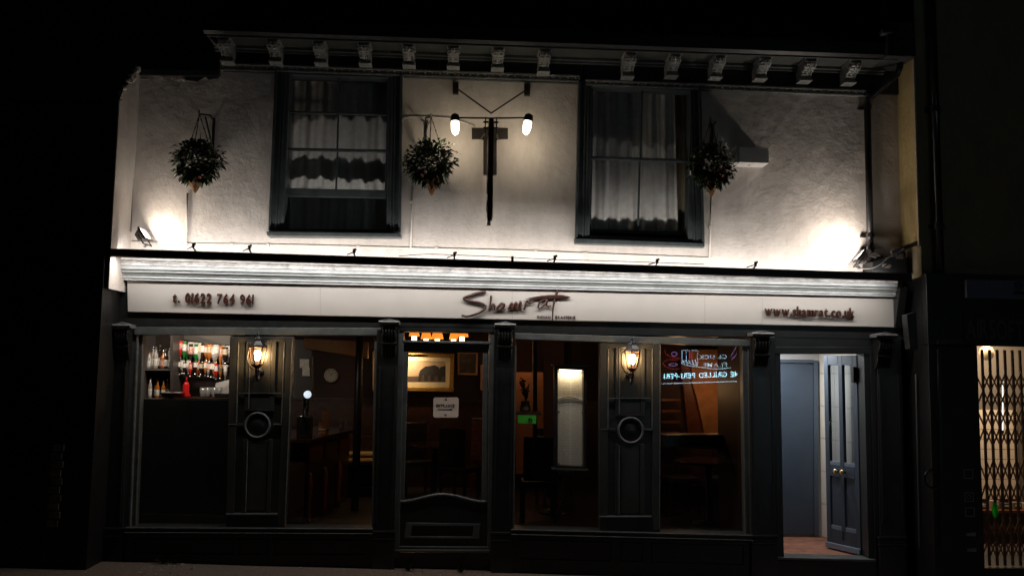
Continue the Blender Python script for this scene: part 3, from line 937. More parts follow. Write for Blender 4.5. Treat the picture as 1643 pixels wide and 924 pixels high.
m2.quad([(635, 876), (784, 877), (784, 880), (635, 879)], -0.04, 0.02)
m2.quad([(633, 881.5), (785, 882), (785, 886), (633, 885)], -0.07, 0.02)
build('weather_board', m2, PAINT, ed, bevel=0.004)
m2 = MB(); m2.add([P(a, b, 0.03) for a, b in [(650, 560), (780, 562), (778, 806), (643, 804)]], [(3, 2, 1, 0)])
build('door_glass', m2, PANE, ed, recalc=False)
m2 = MB()
A = [P(632, 886, -0.02), P(787, 887, -0.02)]
A += [Vector((A[1].x, -0.02, gz(A[1].x)-0.03)), Vector((A[0].x, -0.02, gz(A[0].x)-0.03))]
m2.loft(A, [Vector((v.x, 0.1, v.z)) for v in A])
build('threshold', m2, PAINTD, B)

# ---- side doorway with its lobby and open leaf
part('door_jamb', lambda m2: (m2.quad([(1243, 560), (1252, 562), (1258, 897), (1247, 897)], -0.06, 0.12), m2.quad([(1386, 562), (1396, 562), (1405, 897), (1394, 897)], -0.06, 0.12), m2.quad([(1396, 562), (1408, 562), (1416, 897), (1405, 897)], -0.085, 0.10)), PAINTD)
zl = P(1320, 894, 0.0).z
part('door_step', lambda m2: m2.loft([P(1246, 893.5, -0.10), P(1406, 897, -0.10), P(1406, 901, -0.10), P(1246, 897.5, -0.10)], [Vector((p.x, 0.10, p.z)) for p in (P(1246, 893.5, -0.10), P(1406, 897, -0.10), P(1406, 901, -0.10), P(1246, 897.5, -0.10))]), PAINT)
def df(m2):
    A = [P(1246, 898, -0.085), P(1414, 901, -0.085)]
    A += [Vector((A[1].x, -0.085, gz(A[1].x)-0.1)), Vector((A[0].x, -0.085, gz(A[0].x)-0.1))]
    m2.loft(A, [Vector((v.x, 0.1, v.z)) for v in A])
part('step_riser', df, PAINTD)
LY = 1.15
lx0 = P(1204, 700, 0.1).x+0.17; lx1 = P(1398, 895, 0.12).x
lbx = P(1316, 860, LY).x
zc = P(1310, 560, 0.1).z+0.12
LOB = mat('lobby_white', (0.50, 0.48, 0.46), 0.6, var=0.1)
TILE = mat('cream_tile', (0.74, 0.66, 0.56), 0.22, var=0.06, vscale=5)
m2 = MB()
m2.box(lx0, lbx+0.02, LY, LY+0.06, zl-0.05, zc)
m2.box(lx0-0.05, lx0, 0.1, LY, zl-0.05, zc)
m2.loft([Vector((lbx+0.03, LY+0.03, zl-0.05)), Vector((lx1+0.03, 0.12, zl-0.05)), Vector((lx1+0.03, 0.12, zc)), Vector((lbx+0.03, LY+0.03, zc))], [Vector((lbx+0.09, LY+0.05, zl-0.05)), Vector((lx1+0.09, 0.14, zl-0.05)), Vector((lx1+0.09, 0.14, zc)), Vector((lbx+0.09, LY+0.05, zc))])
lw = build('lobby_wall', m2, LOB, B)
m2 = MB(); m2.box(lx0, lx1+0.08, 0.1, LY+0.06, zc, zc+0.05); build('lobby_ceiling', m2, LOB, B)
m2 = MB(); m2.box(lx0, lx1+0.08, 0.09, LY+0.06, zl-0.06, zl-0.004)
build('lobby_floor', m2, mat('lobby_carpet', (0.34, 0.14, 0.085), 0.9, var=0.5, vscale=9, bump=0.5, bscale=80), B)
# wall tiles on the slanting side wall, each with its joint
pa = Vector((lbx+0.028, LY+0.0, 0)); pb = Vector((lx1+0.026, 0.125, 0))
dirw = (pb-pa); L = dirw.length; dirw.normalize(); nrm = Vector((-abs(dirw.y), -abs(dirw.x), 0)).normalized()
tm = None
rows_ = 6; th = (zc-zl)/rows_
cols_ = 3; tw = L/cols_
for r_ in range(rows_):
    for c_ in range(cols_):
        m2 = MB()
        s0, s1 = c_*tw+0.003, (c_+1)*tw-0.003; z0, z1 = zl+r_*th+0.003, zl+(r_+1)*th-0.003
        A = [pa+dirw*s0+Vector((0, 0, z0)), pa+dirw*s1+Vector((0, 0, z0)), pa+dirw*s1+Vector((0, 0, z1)), pa+dirw*s0+Vector((0, 0, z1))]
        m2.loft([v+nrm*0.010 for v in A], [v+nrm*0.001 for v in A])
        build('tile', m2, TILE, lw, bevel=0.002)
# inner blue door
BLUE = mat('slate_blue_paint', (0.046, 0.062, 0.086), 0.4, var=0.12, vscale=5, bump=0.15, bscale=30, bdist=0.003)
m2 = MB(); m2.quad([(1240, 583), (1305, 584), (1306, 857), (1244, 857)], LY-0.035, LY-0.002)
idr = build('inner_door', m2, BLUE, B, bevel=0.004); idr['label'] = 'plain slate blue inner door at the back of the lobby'
m2 = MB()
m2.quad([(1306, 578), (1313, 578), (1314, 860), (1307, 860)], LY-0.05, LY-0.001)
m2.quad([(1240, 576), (1306, 577), (1306, 582), (1240, 581)], LY-0.05, LY-0.001)
build('door_casing', m2, mat('casing_paint', (0.055, 0.075, 0.10), 0.4), idr, bevel=0.003)
# open leaf, hinged on the right jamb
hx = P(1384, 893, 0.10); fx = P(1329.5, 878, 0.50)
hp = Vector((hx.x, 0.10, 0)); fp = Vector((fx.x, 0.50, 0))
ld = (fp-hp); LW = ld.length; ld.normalize(); ln = Vector((ld.y, -ld.x, 0)); ln = ln if ln.y < 0 else -ln
zt2 = P(1382, 570, 0.10).z; zb2 = zl+0.012; LH = zt2-zb2
def leafbox(m2, u0, u1, v0, v1, d0, d1):   # u from the free edge, v from the bottom, d out of the face
    A = []
    for u, v in ((u0, v0), (u1, v0), (u1, v1), (u0, v1)):
        A.append(hp+ld*(LW*(1-u))+Vector((0, 0, zb2+LH*v)))
    m2.loft([a+ln*d1 for a in A], [a+ln*d0 for a in A])
m2 = MB()
for (u0, u1, v0, v1) in ((0, 0.13, 0, 1), (0.87, 1, 0, 1), (0.44, 0.56, 0.05, 0.96), (0.13, 0.87, 0.0, 0.10), (0.13, 0.44, 0.37, 0.43), (0.56, 0.87, 0.37, 0.43), (0.13, 0.44, 0.95, 1.0), (0.56, 0.87, 0.95, 1.0), (0.44, 0.56, 0.96, 1.0)):
    leafbox(m2, u0, u1, v0, v1, -0.022, 0.022)
lf = build('open_door', m2, BLUE, B, bevel=0.004); lf['label'] = 'slate blue panelled door standing half open into the lobby'
for (u0, u1) in ((0.13, 0.44), (0.56, 0.87)):
    m2 = MB(); leafbox(m2, u0, u1, 0.10, 0.37, -0.008, 0.004); build('door_panel', m2, BLUE, lf)
    m2 = MB(); leafbox(m2, u0, u1, 0.10, 0.118, 0.004, 0.018); build('panel_moulding', m2, mat('lit_moulding_blue', (0.17, 0.20, 0.25), 0.4), lf, bevel=0.003)  # paler blue puts the light caught by these ledges into the colour
    m2 = MB(); leafbox(m2, u0, u1, 0.43, 0.448, 0.002, 0.018); build('panel_moulding', m2, mat('lit_moulding_blue', (0.17, 0.20, 0.25), 0.4), lf, bevel=0.003)
    m2 = MB(); A = []
    for u, v in ((u0, 0.43), (u1, 0.43), (u1, 0.95), (u0, 0.95)):
        A.append(hp+ld*(LW*(1-u))+Vector((0, 0, zb2+LH*v)))
    m2.add(A, [(0, 1, 2, 3)]); build('door_glass', m2, glass('tinted_glass', 1.5, (0.36, 0.41, 0.46)), lf, recalc=False)
m2 = MB(); leafbox(m2, -0.01, 1.0, 0.0, 0.028, 0.022, 0.045); build('weather_bar', m2, mat('lit_bar_blue', (0.20, 0.24, 0.30), 0.4), lf, bevel=0.004)  # paler blue here too, painting the light along the bar
def on_leaf(u, v, d): return hp+ld*(LW*(1-u))+Vector((0, 0, zb2+LH*v))+ln*d
for u in (0.40, 0.60):
    m2 = MB()
    c = on_leaf(u, 0.40, 0.022)
    m2.tube([c, c+ln*0.03, c+ln*0.036, c+ln*0.05, c+ln*0.068, c+ln*0.074], [0.010, 0.010, 0.022, 0.030, 0.024, 0.008], 14)
    build('door_knob', m2, mat('brass', (0.80, 0.62, 0.34), 0.18, metal=1.0), lf, smooth=True)
m2 = MB(); c = on_leaf(0.22, 0.63, 0.02)
m2.tube([c+Vector((0, 0, -0.05)), c+ln*0.03+Vector((0, 0, -0.04)), c+ln*0.034, c+ln*0.03+Vector((0, 0, 0.04)), c+Vector((0, 0, 0.05))], 0.007, 8)
build('pull_handle', m2, IRON, lf, smooth=True)
m2 = MB(); leafbox(m2, 0.90, 0.98, 0.86, 0.94, 0.022, 0.06); build('door_closer', m2, IRON, lf, bevel=0.004)
# lobby ceiling lamp
LL = thing('ceiling_lamp', ((lx0+lx1)/2-0.1, 0.55, zc-0.05), 'small round ceiling lamp inside the side door lobby', 'lamp')
m2 = MB(); m2.lathe([(0.09, 0.0), (0.10, 0.015), (0.10, 0.048)], ORG[LL], 20); build('diffuser', m2, emit('lobby_diffuser', (1.0, 0.95, 0.88), 3.0), LL, smooth=True)
lamp('lobby_light', 'AREA', ORG[LL]+Vector((0, 0, -0.02)), 17.0, (0.92, 0.96, 1.0), LL, 0.16, 0.16, aim=(0, 0, -1))

# =================================================================== SIGN BOARD
SG = thing('fascia_sign', P(821, 512, -0.09), 'long cream name board with brown raised lettering across the shopfront', 'sign')
m2 = MB(); m2.quad([(204, 450), (1440, 477), (1437, 525), (205, 500)], -0.10, -0.063); build('board', m2, SIGNW, SG, bevel=0.003)
m2 = MB(); m2.quad([(202, 448.5), (1441, 475.6), (1441, 477.5), (202, 450.5)], -0.108, -0.064); build('top_trim', m2, mat('trim_white', (0.7, 0.69, 0.67), 0.4), SG)
SY = -0.124
for px in (514, 822, 1131, 1223):
    t_ = (px-204)/1236
    m2 = MB(); m2.quad([(px-0.5, 450.4+27*t_), (px+0.5, 450.4+27*t_), (px+0.5, 500+25*t_), (px-0.5, 500+25*t_)], -0.1012, -0.099); build('panel_joint', m2, mat('joint_grey', (0.36, 0.335, 0.31), 0.6), SG)
lettering('t. 01622 764 961', P(277, 485, SY), P(407, 488.5, SY), 0.094, BROWN, SG, depth=0.012, bold=0.03, gap=0.13, space=0.42)
lettering('www.shamrat.co.uk', P(1227, 505.5, SY), P(1371, 509.5, SY), 0.098, BROWN, SG, depth=0.012, bold=0.020, gap=0.10)
# brush-script name built from strokes (pixel paths, with stroke width)
def Z(x, y): return P(730+x/7.824, 460+y/7.824, SY)
def smoothpath(pts, n=6):
    out = []
    q = [Vector(p) for p in pts]
    q = [q[0]*2-q[1]]+q+[q[-1]*2-q[-2]]
    for i in range(1, len(q)-2):
        for k in range(n):
            t = k/n
            out.append(0.5*((2*q[i])+(-q[i-1]+q[i+1])*t+(2*q[i-1]-5*q[i]+4*q[i+1]-q[i+2])*t*t+(-q[i-1]+3*q[i]-3*q[i+1]+q[i+2])*t**3))
    out.append(q[-2])
    return out
def stroke(name, pts, w):
    path = smoothpath([Z(*p) for p in pts])
    n_ = len(path)
    ws = w if isinstance(w, (list, tuple)) else [w, w]
    rs = [(ws[0]+(ws[1]-ws[0])*k/(n_-1))*0.00098 for k in range(n_)]
    m3 = MB(); m3.tube(path, rs, 8, flat=0.9); return build(name, m3, BROWN, SG, smooth=True)
stroke('letter', [(388, 62), (300, 78), (200, 108), (112, 146), (180, 178), (290, 196), (362, 222), (385, 252), (350, 300), (260, 345), (160, 372), (82, 362)], (15, 11))
stroke('letter', [(456, 112), (446, 200), (432, 300), (450, 250), (478, 224), (496, 232), (492, 290)], (11, 12))
stroke('letter', [(618, 222), (586, 210), (546, 244), (530, 282), (556, 290), (596, 258), (622, 212), (606, 270), (632, 290)], (12, 12))
stroke('letter', [(668, 292), (694, 240), (718, 206), (712, 288), (744, 232), (772, 200), (768, 286), (800, 226), (826, 188), (822, 270), (842, 284)], (13, 13))
stroke('letter', [(868, 292), (884, 220), (900, 180), (922, 196), (950, 202), (990, 172)], (12, 9))
stroke('letter', [(1160, 160), (1104, 168), (1056, 206), (1046, 258), (1076, 268), (1130, 216), (1160, 166), (1150, 226), (1180, 250), (1206, 236)], (10, 9))
stroke('letter', [(1286, 48), (1262, 130), (1240, 220), (1228, 300), (1226, 432)], (13, 6))
# leaf-shaped cross stroke of the t
ol = [(868, 152), (960, 132), (1080, 112), (1220, 102), (1340, 104), (1420, 118), (1450, 130), (1420, 142), (1330, 146), (1200, 146), (1060, 150), (950, 156)]
m2 = MB(); A = [Z(*p)+Vector((0, -0.012, 0)) for p in ol]; m2.loft(A, [a+Vector((0, 0.02, 0)) for a in A]); build('cross_stroke', m2, BROWN, SG, bevel=0.004)
lettering('INDIAN', P(862, 511.2, -0.103), P(883, 511.5, -0.103), 0.030, BROWN, SG, depth=0.002, bold=0.02, gap=0.14, name='small_letter')
lettering('BRASSERIE', P(891, 511.7, -0.103), P(923, 512.2, -0.103), 0.030, BROWN, SG, depth=0.002, bold=0.02, gap=0.14, name='small_letter')

# ---- long black light bar standing off the cornice
LB = thing('light_bar', P(821, 430, -0.50), 'long thin black light bar running above the name board', 'light fitting')
m2 = MB()
BL = [P(176, 398.5, -0.50), P(1462, 438.5, -0.50)]
bz = 0.078
m2.loft([BL[0], BL[0]+Vector((0, -0.012, -0.01)), BL[0]+Vector((0, -0.012, -bz+0.01)), BL[0]+Vector((0, 0, -bz)), BL[0]+Vector((0, 0.035, -bz)), BL[0]+Vector((0, 0.035, 0))], [BL[1], BL[1]+Vector((0, -0.012, -0.01)), BL[1]+Vector((0, -0.012, -bz+0.01)), BL[1]+Vector((0, 0, -bz)), BL[1]+Vector((0, 0.035, -bz)), BL[1]+Vector((0, 0.035, 0))])
build('housing', m2, BLACKM, LB)
# tube on its back, facing the wall
t0, t1 = P(186, 401, -0.35), P(1430, 439.5, -0.35)
u0, u1 = P(186, 400, -0.43), P(1430, 438.7, -0.43)
m2 = MB()
m2.loft([t0+Vector((0, 0, -0.012)), t0+Vector((0, 0.012, -0.012)), t0+Vector((0, 0.012, -0.036)), t0+Vector((0, 0, -0.036))], [t1+Vector((0, 0, -0.012)), t1+Vector((0, 0.012, -0.012)), t1+Vector((0, 0.012, -0.036)), t1+Vector((0, 0, -0.036))])
build('tube', m2, emit('tube_white', (1.0, 0.97, 0.92), 4.0), LB)
LEDc = (1.0, 0.95, 0.91)
NS = 4
for k in range(NS):
    a = t0.lerp(t1, k/NS); b = t0.lerp(t1, (k+1)/NS)
    d = (b-a).normalized()
    # the tube behind the bar washes the wall; a second one under the bar washes the name board and the sills
    a2 = u0.lerp(u1, k/NS); b2 = u0.lerp(u1, (k+1)/NS)
    for (nm, mid, nv, en) in (('tube_light', (a+b)/2+Vector((0, 0.02, -0.020)), (0, 0.99, 0.12), 9.0), ('tube_downlight', (a2+b2)/2+Vector((0, 0.02, -0.054)), (0, 0.10, -1.0), 12.5)):
        l = lamp(nm, 'AREA', mid, en, LEDc, LB, (b-a).length, 0.02)
        zax = -Vector(nv).normalized(); yax = zax.cross(d).normalized(); xax = yax.cross(zax)
        l.rotation_euler = Matrix((xax, yax, zax)).transposed().to_euler()
m2 = MB()
m2.loft([t0+Vector((-0.02, 0.0, -0.044)), t0+Vector((-0.02, 0.075, -0.040)), t0+Vector((-0.02, 0.075, -0.046)), t0+Vector((-0.02, 0.0, -0.050))], [t1+Vector((0.02, 0.0, -0.044)), t1+Vector((0.02, 0.075, -0.040)), t1+Vector((0.02, 0.075, -0.046)), t1+Vector((0.02, 0.0, -0.050))])
build('added_light_stop', m2, BLACKM, LB)  # unseen flange added to stop the tube's light falling on the sign
for px, py in ((400, 402), (568, 408), (729, 413), (890, 418.5), (1054, 424), (1212, 428.5), (310, 399)):
    q = P(px, py-1, -0.50)
    m2 = MB()
    m2.tube([q+Vector((-0.07, 0.05, -0.005)), q+Vector((-0.02, 0.02, 0.012)), q+Vector((0.015, 0.0, 0.02))], 0.006, 6)
    m2.tube([q+Vector((0.0, -0.004, 0.0)), q+Vector((0.0, -0.004, 0.035)), q+Vector((0.022, 0.0, 0.042))], [0.012, 0.016, 0.012], 8)
    m2.tube([q+Vector((0.0, 0.01, 0.0)), q+Vector((0.0, 0.25, -0.06)), q+Vector((0.0, 0.50, -0.06))], 0.008, 6)
    build('bracket', m2, IRON, LB, smooth=True)
q = P(822, 420, -0.50)
m2 = MB(); m2.box(q.x-0.012, q.x+0.012, -0.52, -0.485, q.z-0.05, q.z+0.05); build('joint_clip', m2, IRON, LB)

# ---- floodlights at both ends
def flood(loc, aim, energy, label, col, body=0.15):
    F = thing('floodlight', loc, label, 'floodlight', 'floodlights at the two ends of the upper wall')
    a = Vector(aim).normalized(); sx = a.cross(Vector((0, 0, 1))).normalized(); sy = sx.cross(a)
    c = Vector(loc)+Vector((0, 0, 0.12))
    def bx(m3, u, v, d0, d1, u1=None, v1=None):
        u1 = u1 or u; v1 = v1 or v
        m3.loft([c+sx*i+sy*j+a*d1 for i, j in ((-u1, -v1), (u1, -v1), (u1, v1), (-u1, v1))], [c+sx*i+sy*j+a*d0 for i, j in ((-u, -v), (u, -v), (u, v), (-u, v))])
    m3 = MB(); bx(m3, 0.055, 0.035, -0.07, 0.0, 0.085, 0.06); build('housing', m3, BLACKM, F, bevel=0.004)
    m3 = MB()
    for (i, j, u, v) in ((0, 0.062, 0.09, 0.006), (0, -0.062, 0.09, 0.006), (0.086, 0, 0.006, 0.056), (-0.086, 0, 0.006, 0.056)):
        m3.loft([c+sx*(i+p*u)+sy*(j+q_*v)+a*0.016 for p, q_ in ((-1, -1), (1, -1), (1, 1), (-1, 1))], [c+sx*(i+p*u)+sy*(j+q_*v)+a*(-0.004) for p, q_ in ((-1, -1), (1, -1), (1, 1), (-1, 1))])
    build('bezel', m3, BLACKM, F)
    m3 = MB(); bx(m3, 0.078, 0.054, 0.002, 0.006); build('lens', m3, emit('flood_lens', (1.0, 0.90, 0.74), 14.0), F)
    m3 = MB()
    m3.tube([c+sx*0.10+a*-0.03, c+sx*0.10-sy*0.10-a*0.03, c-sx*0.10-sy*0.10-a*0.03, c-sx*0.10+a*-0.03], 0.007, 6)
    m3.tube([c-sy*0.10-a*0.03, Vector(loc)], 0.012, 8)
    build('stirrup', m3, IRON, F)
    l = lamp('flood_light', 'AREA', c+a*0.012, energy, col, F, 0.14, 0.09)
    zax = -a; l.rotation_euler = Matrix((sx, zax.cross(sx), zax)).transposed().to_euler()
    return F
fl = P(231, 396, -0.17); fr_ = P(1380, 430, -0.19)
flood(fl, (0.80, -0.04, 0.55), 4.2, 'glowing floodlight at the left end of the cornice', (1.0, 0.87, 0.74))
flood(fr_, (-0.72, 0.16, 0.62), 9.5, 'floodlight tilted up beside the drainpipe at the right end of the cornice', (1.0, 0.89, 0.79))

# ---- lanterns
def lantern(px, py0, label):
    # py0: finial top; body about 0.30 m tall on a scrolled arm
    c = P(px, py0+34, -0.20)
    T = thing('wall_lantern', (c.x, -0.09, c.z-0.16), label, 'lantern', 'lanterns on the shopfront panels')
    n_ = 6
    def hexring(r, z): return [Vector((c.x+r*math.cos(2*math.pi*j/n_+0.26), c.y+r*math.sin(2*math.pi*j/n_+0.26), c.z+z)) for j in range(n_)]
    # roof cap in two tiers with a finial
    m3 = MB()
    m3.loft(hexring(0.092, 0.085), hexring(0.082, 0.105)); m3.loft(hexring(0.080, 0.1055), hexring(0.042, 0.150)); m3.loft(hexring(0.050, 0.1505), hexring(0.046, 0.165))
    m3.lathe([(0.03, 0.165), (0.022, 0.185), (0.008, 0.195), (0.013, 0.208), (0.004, 0.232)], c, 10)
    build('cap', m3, IRON, T)
    m3 = MB()
    bot, topr = hexring(0.050, -0.085), hexring(0.084, 0.085)
    for j in range(n_): m3.tube([bot[j], topr[j]], 0.0065, 6)
    for rg in (bot, topr):
        for j in range(n_): m3.tube([rg[j], rg[(j+1) % n_]], 0.006, 6)
    m3.loft(hexring(0.054, -0.085), hexring(0.036, -0.105)); m3.lathe([(0.034, -0.105), (0.02, -0.12), (0.026, -0.132), (0.008, -0.15)], c, 10)
    build('cage', m3, mat('lantern_copper', (0.10, 0.040, 0.018), 0.4, metal=0.5), T)
    b2, t2 = hexring(0.047, -0.083), hexring(0.081, 0.083)
    for j in range(n_):
        m3 = MB(); m3.add([b2[j], b2[(j+1) % n_], t2[(j+1) % n_], t2[j]], [(0, 1, 2, 3)]); build('pane', m3, PANE_OLD, T, recalc=False)
    m3 = MB(); m3.lathe([(0.010, -0.045), (0.024, -0.025), (0.034, 0.005), (0.031, 0.032), (0.014, 0.055)], c, 14)
    build('bulb', m3, emit('lantern_bulb', (1.0, 0.60, 0.26), 190.0), T, smooth=True)
    m3 = MB()
    m3.tube(smoothpath([c+Vector((0, 0, -0.14)), c+Vector((0, 0.01, -0.20)), c+Vector((0, 0.05, -0.24)), c+Vector((0, 0.105, -0.20)), c+Vector((0, 0.11, -0.13))]), 0.011, 8)
    m3.tube(smoothpath([c+Vector((0.0, 0.10, -0.14)), c+Vector((-0.06, 0.06, -0.12)), c+Vector((-0.098, 0.03, -0.05)), c+Vector((-0.095, 0.03, 0.05)), c+Vector((-0.080, 0.01, 0.085))]), 0.007, 7)
    m3.lathe([(0.045, -0.012), (0.04, 0.0)], (c.x, -0.078, c.z-0.15), 14, axis='y')
    build('arm', m3, IRON, T, smooth=True)
    return T
lantern(413, 537, 'lit hexagonal wall lantern on the panel left of the entrance')
lantern(1014.5, 543, 'lit hexagonal wall lantern on the panel right of the entrance')

# ---- hanging baskets
def basket(px, py, rx, rz, tip, label, seed, hang, white=0.0):
    rnd = random.Random(seed)
    c = P(px, py, -0.27)
    T = thing('hanging_basket', (c.x, -0.27, P(tip[0], tip[1], -0.27).z), label, 'hanging basket', 'hanging baskets on the upper wall')
    rx *= 0.0061; rz *= 0.0061
    zt3 = P(tip[0], tip[1], -0.27).z; xt = P(tip[0], tip[1], -0.27).x
    # coir cone
    m3 = MB()
    hh = (c.z-rz*0.35)-zt3
    prof = [(0.008, 0), (0.024, hh*0.12), (0.048, hh*0.38), (0.085, hh*0.8), (0.095, hh), (0.02, hh)]
    m3.lathe(prof, (xt, -0.27, zt3), 18); build('liner', m3, COIR, T, smooth=True)
    m3 = MB()
    for k in range(5):
        t = 0.2+0.8*k/4; m3.ring((xt, -0.27, zt3+hh*t), 0.006+0.112*t, 0.003, 20, 5)
    # rings were built upright: rebuild flat
    m3 = MB()
    for k in range(4):
        t = 0.25+0.75*k/3; r = 0.010+0.094*t
        m3.tube([Vector((xt+r*math.cos(a), -0.27+r*math.sin(a), zt3+hh*t)) for a in [2*math.pi*j/20 for j in range(21)]], 0.0035, 5)
    build('wire_frame', m3, IRON, T)
    # foliage: leaves, trailing sprigs and blades in an uneven ball
    m3 = MB(); m4 = MB()
    def leaf(mm, p, d, L, w_, droop=0.3):
        d = d.normalized(); sd_ = d.cross(Vector((0, 0, 1)))
        if sd_.length < 0.05: sd_ = Vector((1, 0, 0))
        sd_.normalize(); sd_ = (sd_+Vector((rnd.uniform(-.5, .5), rnd.uniform(-.5, .5), rnd.uniform(-.5, .5)))).normalized()
        up_ = sd_.cross(d)
        a = p+d*L*0.5+sd_*w_+up_*0.15*w_; b = p+d*L*0.5-sd_*w_+up_*0.15*w_; e = p+d*L+Vector((0, 0, -droop*L))
        m0 = p+d*L*0.5-up_*0.1*w_
        mm.add([p, a, e, b, m0], [(0, 1, 4), (1, 2, 4), (2, 3, 4), (3, 0, 4)])
    lump = [(rnd.uniform(0, 6.28), rnd.uniform(-0.6, 0.9), rnd.uniform(0.75, 1.15)) for _ in range(12)]
    for k in range(1500):
        th = rnd.uniform(0, 2*math.pi); v = rnd.uniform(-1.0, 1.0)
        s = math.sqrt(max(0, 1-v*v)); rr = rnd.uniform(0.45, 1.0)
        f = 1.0
        for (la, lv, lr) in lump:
            dd = math.cos(th-la)*0.5+0.5
            if dd > 0.9 and abs(v-lv) < 0.4: f = lr
        if v < 0: f *= 1+0.20*v
        if k % 9 == 0: f *= rnd.uniform(1.0, 1.22)
        dv = Vector((math.cos(th)*s*rx, math.sin(th)*s*rx*0.85, v*rz))*rr*f
        p = Vector((c.x, -0.27, c.z))+dv
        if p.y > -0.03: p.y = -0.03
        out = Vector((math.cos(th)*s, math.sin(th)*s-0.15, v*0.8+rnd.uniform(-0.5, 0.4)))
        leaf(m3 if rnd.random() < 0.55 else m4, p, out, rnd.uniform(0.03, 0.068), rnd.uniform(0.014, 0.026))
    build('foliage', m3, LEAF, T)['kind'] = 'stuff'
    for k in range(22):                      # long blades
        a = rnd.uniform(0, 6.28); tilt = rnd.uniform(0.2, 1.2)
        d = Vector((math.cos(a)*math.sin(tilt), math.sin(a)*math.sin(tilt)*0.6-0.1, math.cos(tilt)))
        b = Vector((c.x+rnd.uniform(-0.06, 0.06), -0.27, c.z+rz*0.55)); L_ = rnd.uniform(0.14, 0.27)
        sd_ = d.cross(Vector((0, 1, 0.2))).normalized()*0.006
        m_ = b+d*L_*0.55; e = b+d*L_+Vector((0, 0, -0.06*tilt))
        m4.add([b-sd_, b+sd_, m_+sd_*0.8, m_-sd_*0.8, e], [(0, 1, 2, 3), (3, 2, 4)])
    build('dark_foliage', m4, LEAFD, T)['kind'] = 'stuff'
    m5 = MB(); m6 = MB()
    for k in range(15):
        th = rnd.uniform(0, 2*math.pi); v = rnd.uniform(-0.75, 0.6); s = math.sqrt(1-v*v)
        p = Vector((c.x, -0.27, c.z))+Vector((math.cos(th)*s*rx, -abs(math.sin(th))*s*rx*0.85, v*rz))*1.02
        mm = m5 if rnd.random() < 0.35+white else m6
        nrm3 = (p-Vector((c.x, -0.27, c.z))).normalized(); u_ = nrm3.orthogonal().normalized(); w3 = nrm3.cross(u_)
        r = rnd.uniform(0.012, 0.022)
        for j in range(5):
            a = 2*math.pi*j/5
            q1 = p+(u_*math.cos(a)+w3*math.sin(a))*r+nrm3*0.008; q2 = p+(u_*math.cos(a+0.7)+w3*math.sin(a+0.7))*r*0.85+nrm3*0.008; q0 = p+(u_*math.cos(a-0.7)+w3*math.sin(a-0.7))*r*0.85+nrm3*0.008
            mm.add([p, q0, q1, q2], [(0, 1, 2, 3)])
    build('white_flowers', m5, FLW, T)['kind'] = 'stuff'
    build('red_flowers', m6, FLR, T)['kind'] = 'stuff'
    # iron bracket on the wall and three chains
    hz = P(hang[0], hang[1], -0.1).z; hxp = P(hang[0], hang[1], -0.1).x
    m3 = MB()
    m3.box(hxp-0.012, hxp+0.012, -0.012, 0.0, hz-0.36, hz+0.03)
    m3.tube([Vector((hxp, -0.01, hz)), Vector((hxp, -0.15, hz+0.015)), Vector((c.x, -0.27, hz-0.01)), Vector((c.x, -0.29, hz+0.02))], 0.009, 6)
    m3.tube([Vector((hxp, -0.01, hz-0.30)), Vector((hxp, -0.10, hz-0.20)), Vector((hxp*0.5+c.x*0.5, -0.19, hz-0.01))], 0.008, 6)
    build('bracket', m3, IRON, T)
    for k in range(3):
        a = 2*math.pi*k/3+0.5; r = rx*0.75
        m3 = MB()
        p0 = Vector((c.x, -0.27, hz-0.01)); p1 = Vector((c.x+r*math.cos(a), -0.27+r*0.8*math.sin(a), c.z+rz*0.1))
        for i in range(12):
            q = p0.lerp(p1, i/12); q2 = p0.lerp(p1, (i+0.9)/12)
            m3.tube([q, q2], 0.0055 if i % 2 else 0.004, 5)
        build('chain', m3, IRON, T)
    return T
basket(316, 263, 38, 38, (312.5, 310), 'hanging basket by the left end of the wall, above the glowing floodlight', 21, (339, 190), 0.1)
basket(690, 265, 42, 37, (692.5, 314), 'hanging basket on the wall between the left window and the lamp-lit sign', 22, (683, 194))
basket(1141, 269, 36, 39, (1142, 316), 'hanging basket between the right window and the white vent box', 23, (1147, 200), 0.25)

# ---- projecting sign seen edge-on, with two lamps
PS = thing('projecting_sign', P(786, 360, -0.1), 'narrow projecting sign seen edge-on between the upstairs windows', 'sign')
m2 = MB(); m2.rect(757, 205.5, 815, 223.5, -0.012, 0.0); m2.rect(775.5, 223.5, 797, 280, -0.013, 0.0); build('wall_plate', m2, mat('plate_brown', (0.022, 0.015, 0.011), 0.5), PS)
m2 = MB()
sx_ = P(788, 190, -0.42)
zt4, zb4 = sx_.z, P(786, 354, -0.42).z
xs_ = sx_.x
m2.box(xs_-0.020, xs_+0.026, -0.44, -0.38, zb4, zt4); build('front_post', m2, BLACKM, PS, bevel=0.004)
for sg in (-1, 1):
    m2 = MB(); m2.box(xs_+0.003+sg*0.0265-0.003, xs_+0.003+sg*0.0265+0.003, -0.442, -0.436, zb4+0.02, zt4-0.03); build('brass_edge', m2, mat('brass_trim', (0.65, 0.45, 0.22), 0.3, metal=0.8), PS)
m2 = MB(); m2.box(xs_-0.012, xs_+0.012, -0.38, -0.06, zb4+0.30, zt4-0.05); build('panel', m2, mat('sign_dark', (0.03, 0.018, 0.014), 0.4), PS)
m2 = MB(); m2.box(xs_-0.026, xs_-0.013, -0.37, -0.10, zb4+0.42, zt4-0.14); build('raised_field', m2, mat('sign_bronze', (0.10, 0.06, 0.04), 0.4, var=0.6, vscale=20), PS)
for zz in (zb4+0.10, zb4+0.28):
    m2 = MB(); m2.box(xs_-0.030, xs_+0.030, -0.41, -0.30, zz, zz+0.10)
    build('lower_block', m2, BLACKM, PS, bevel=0.004)
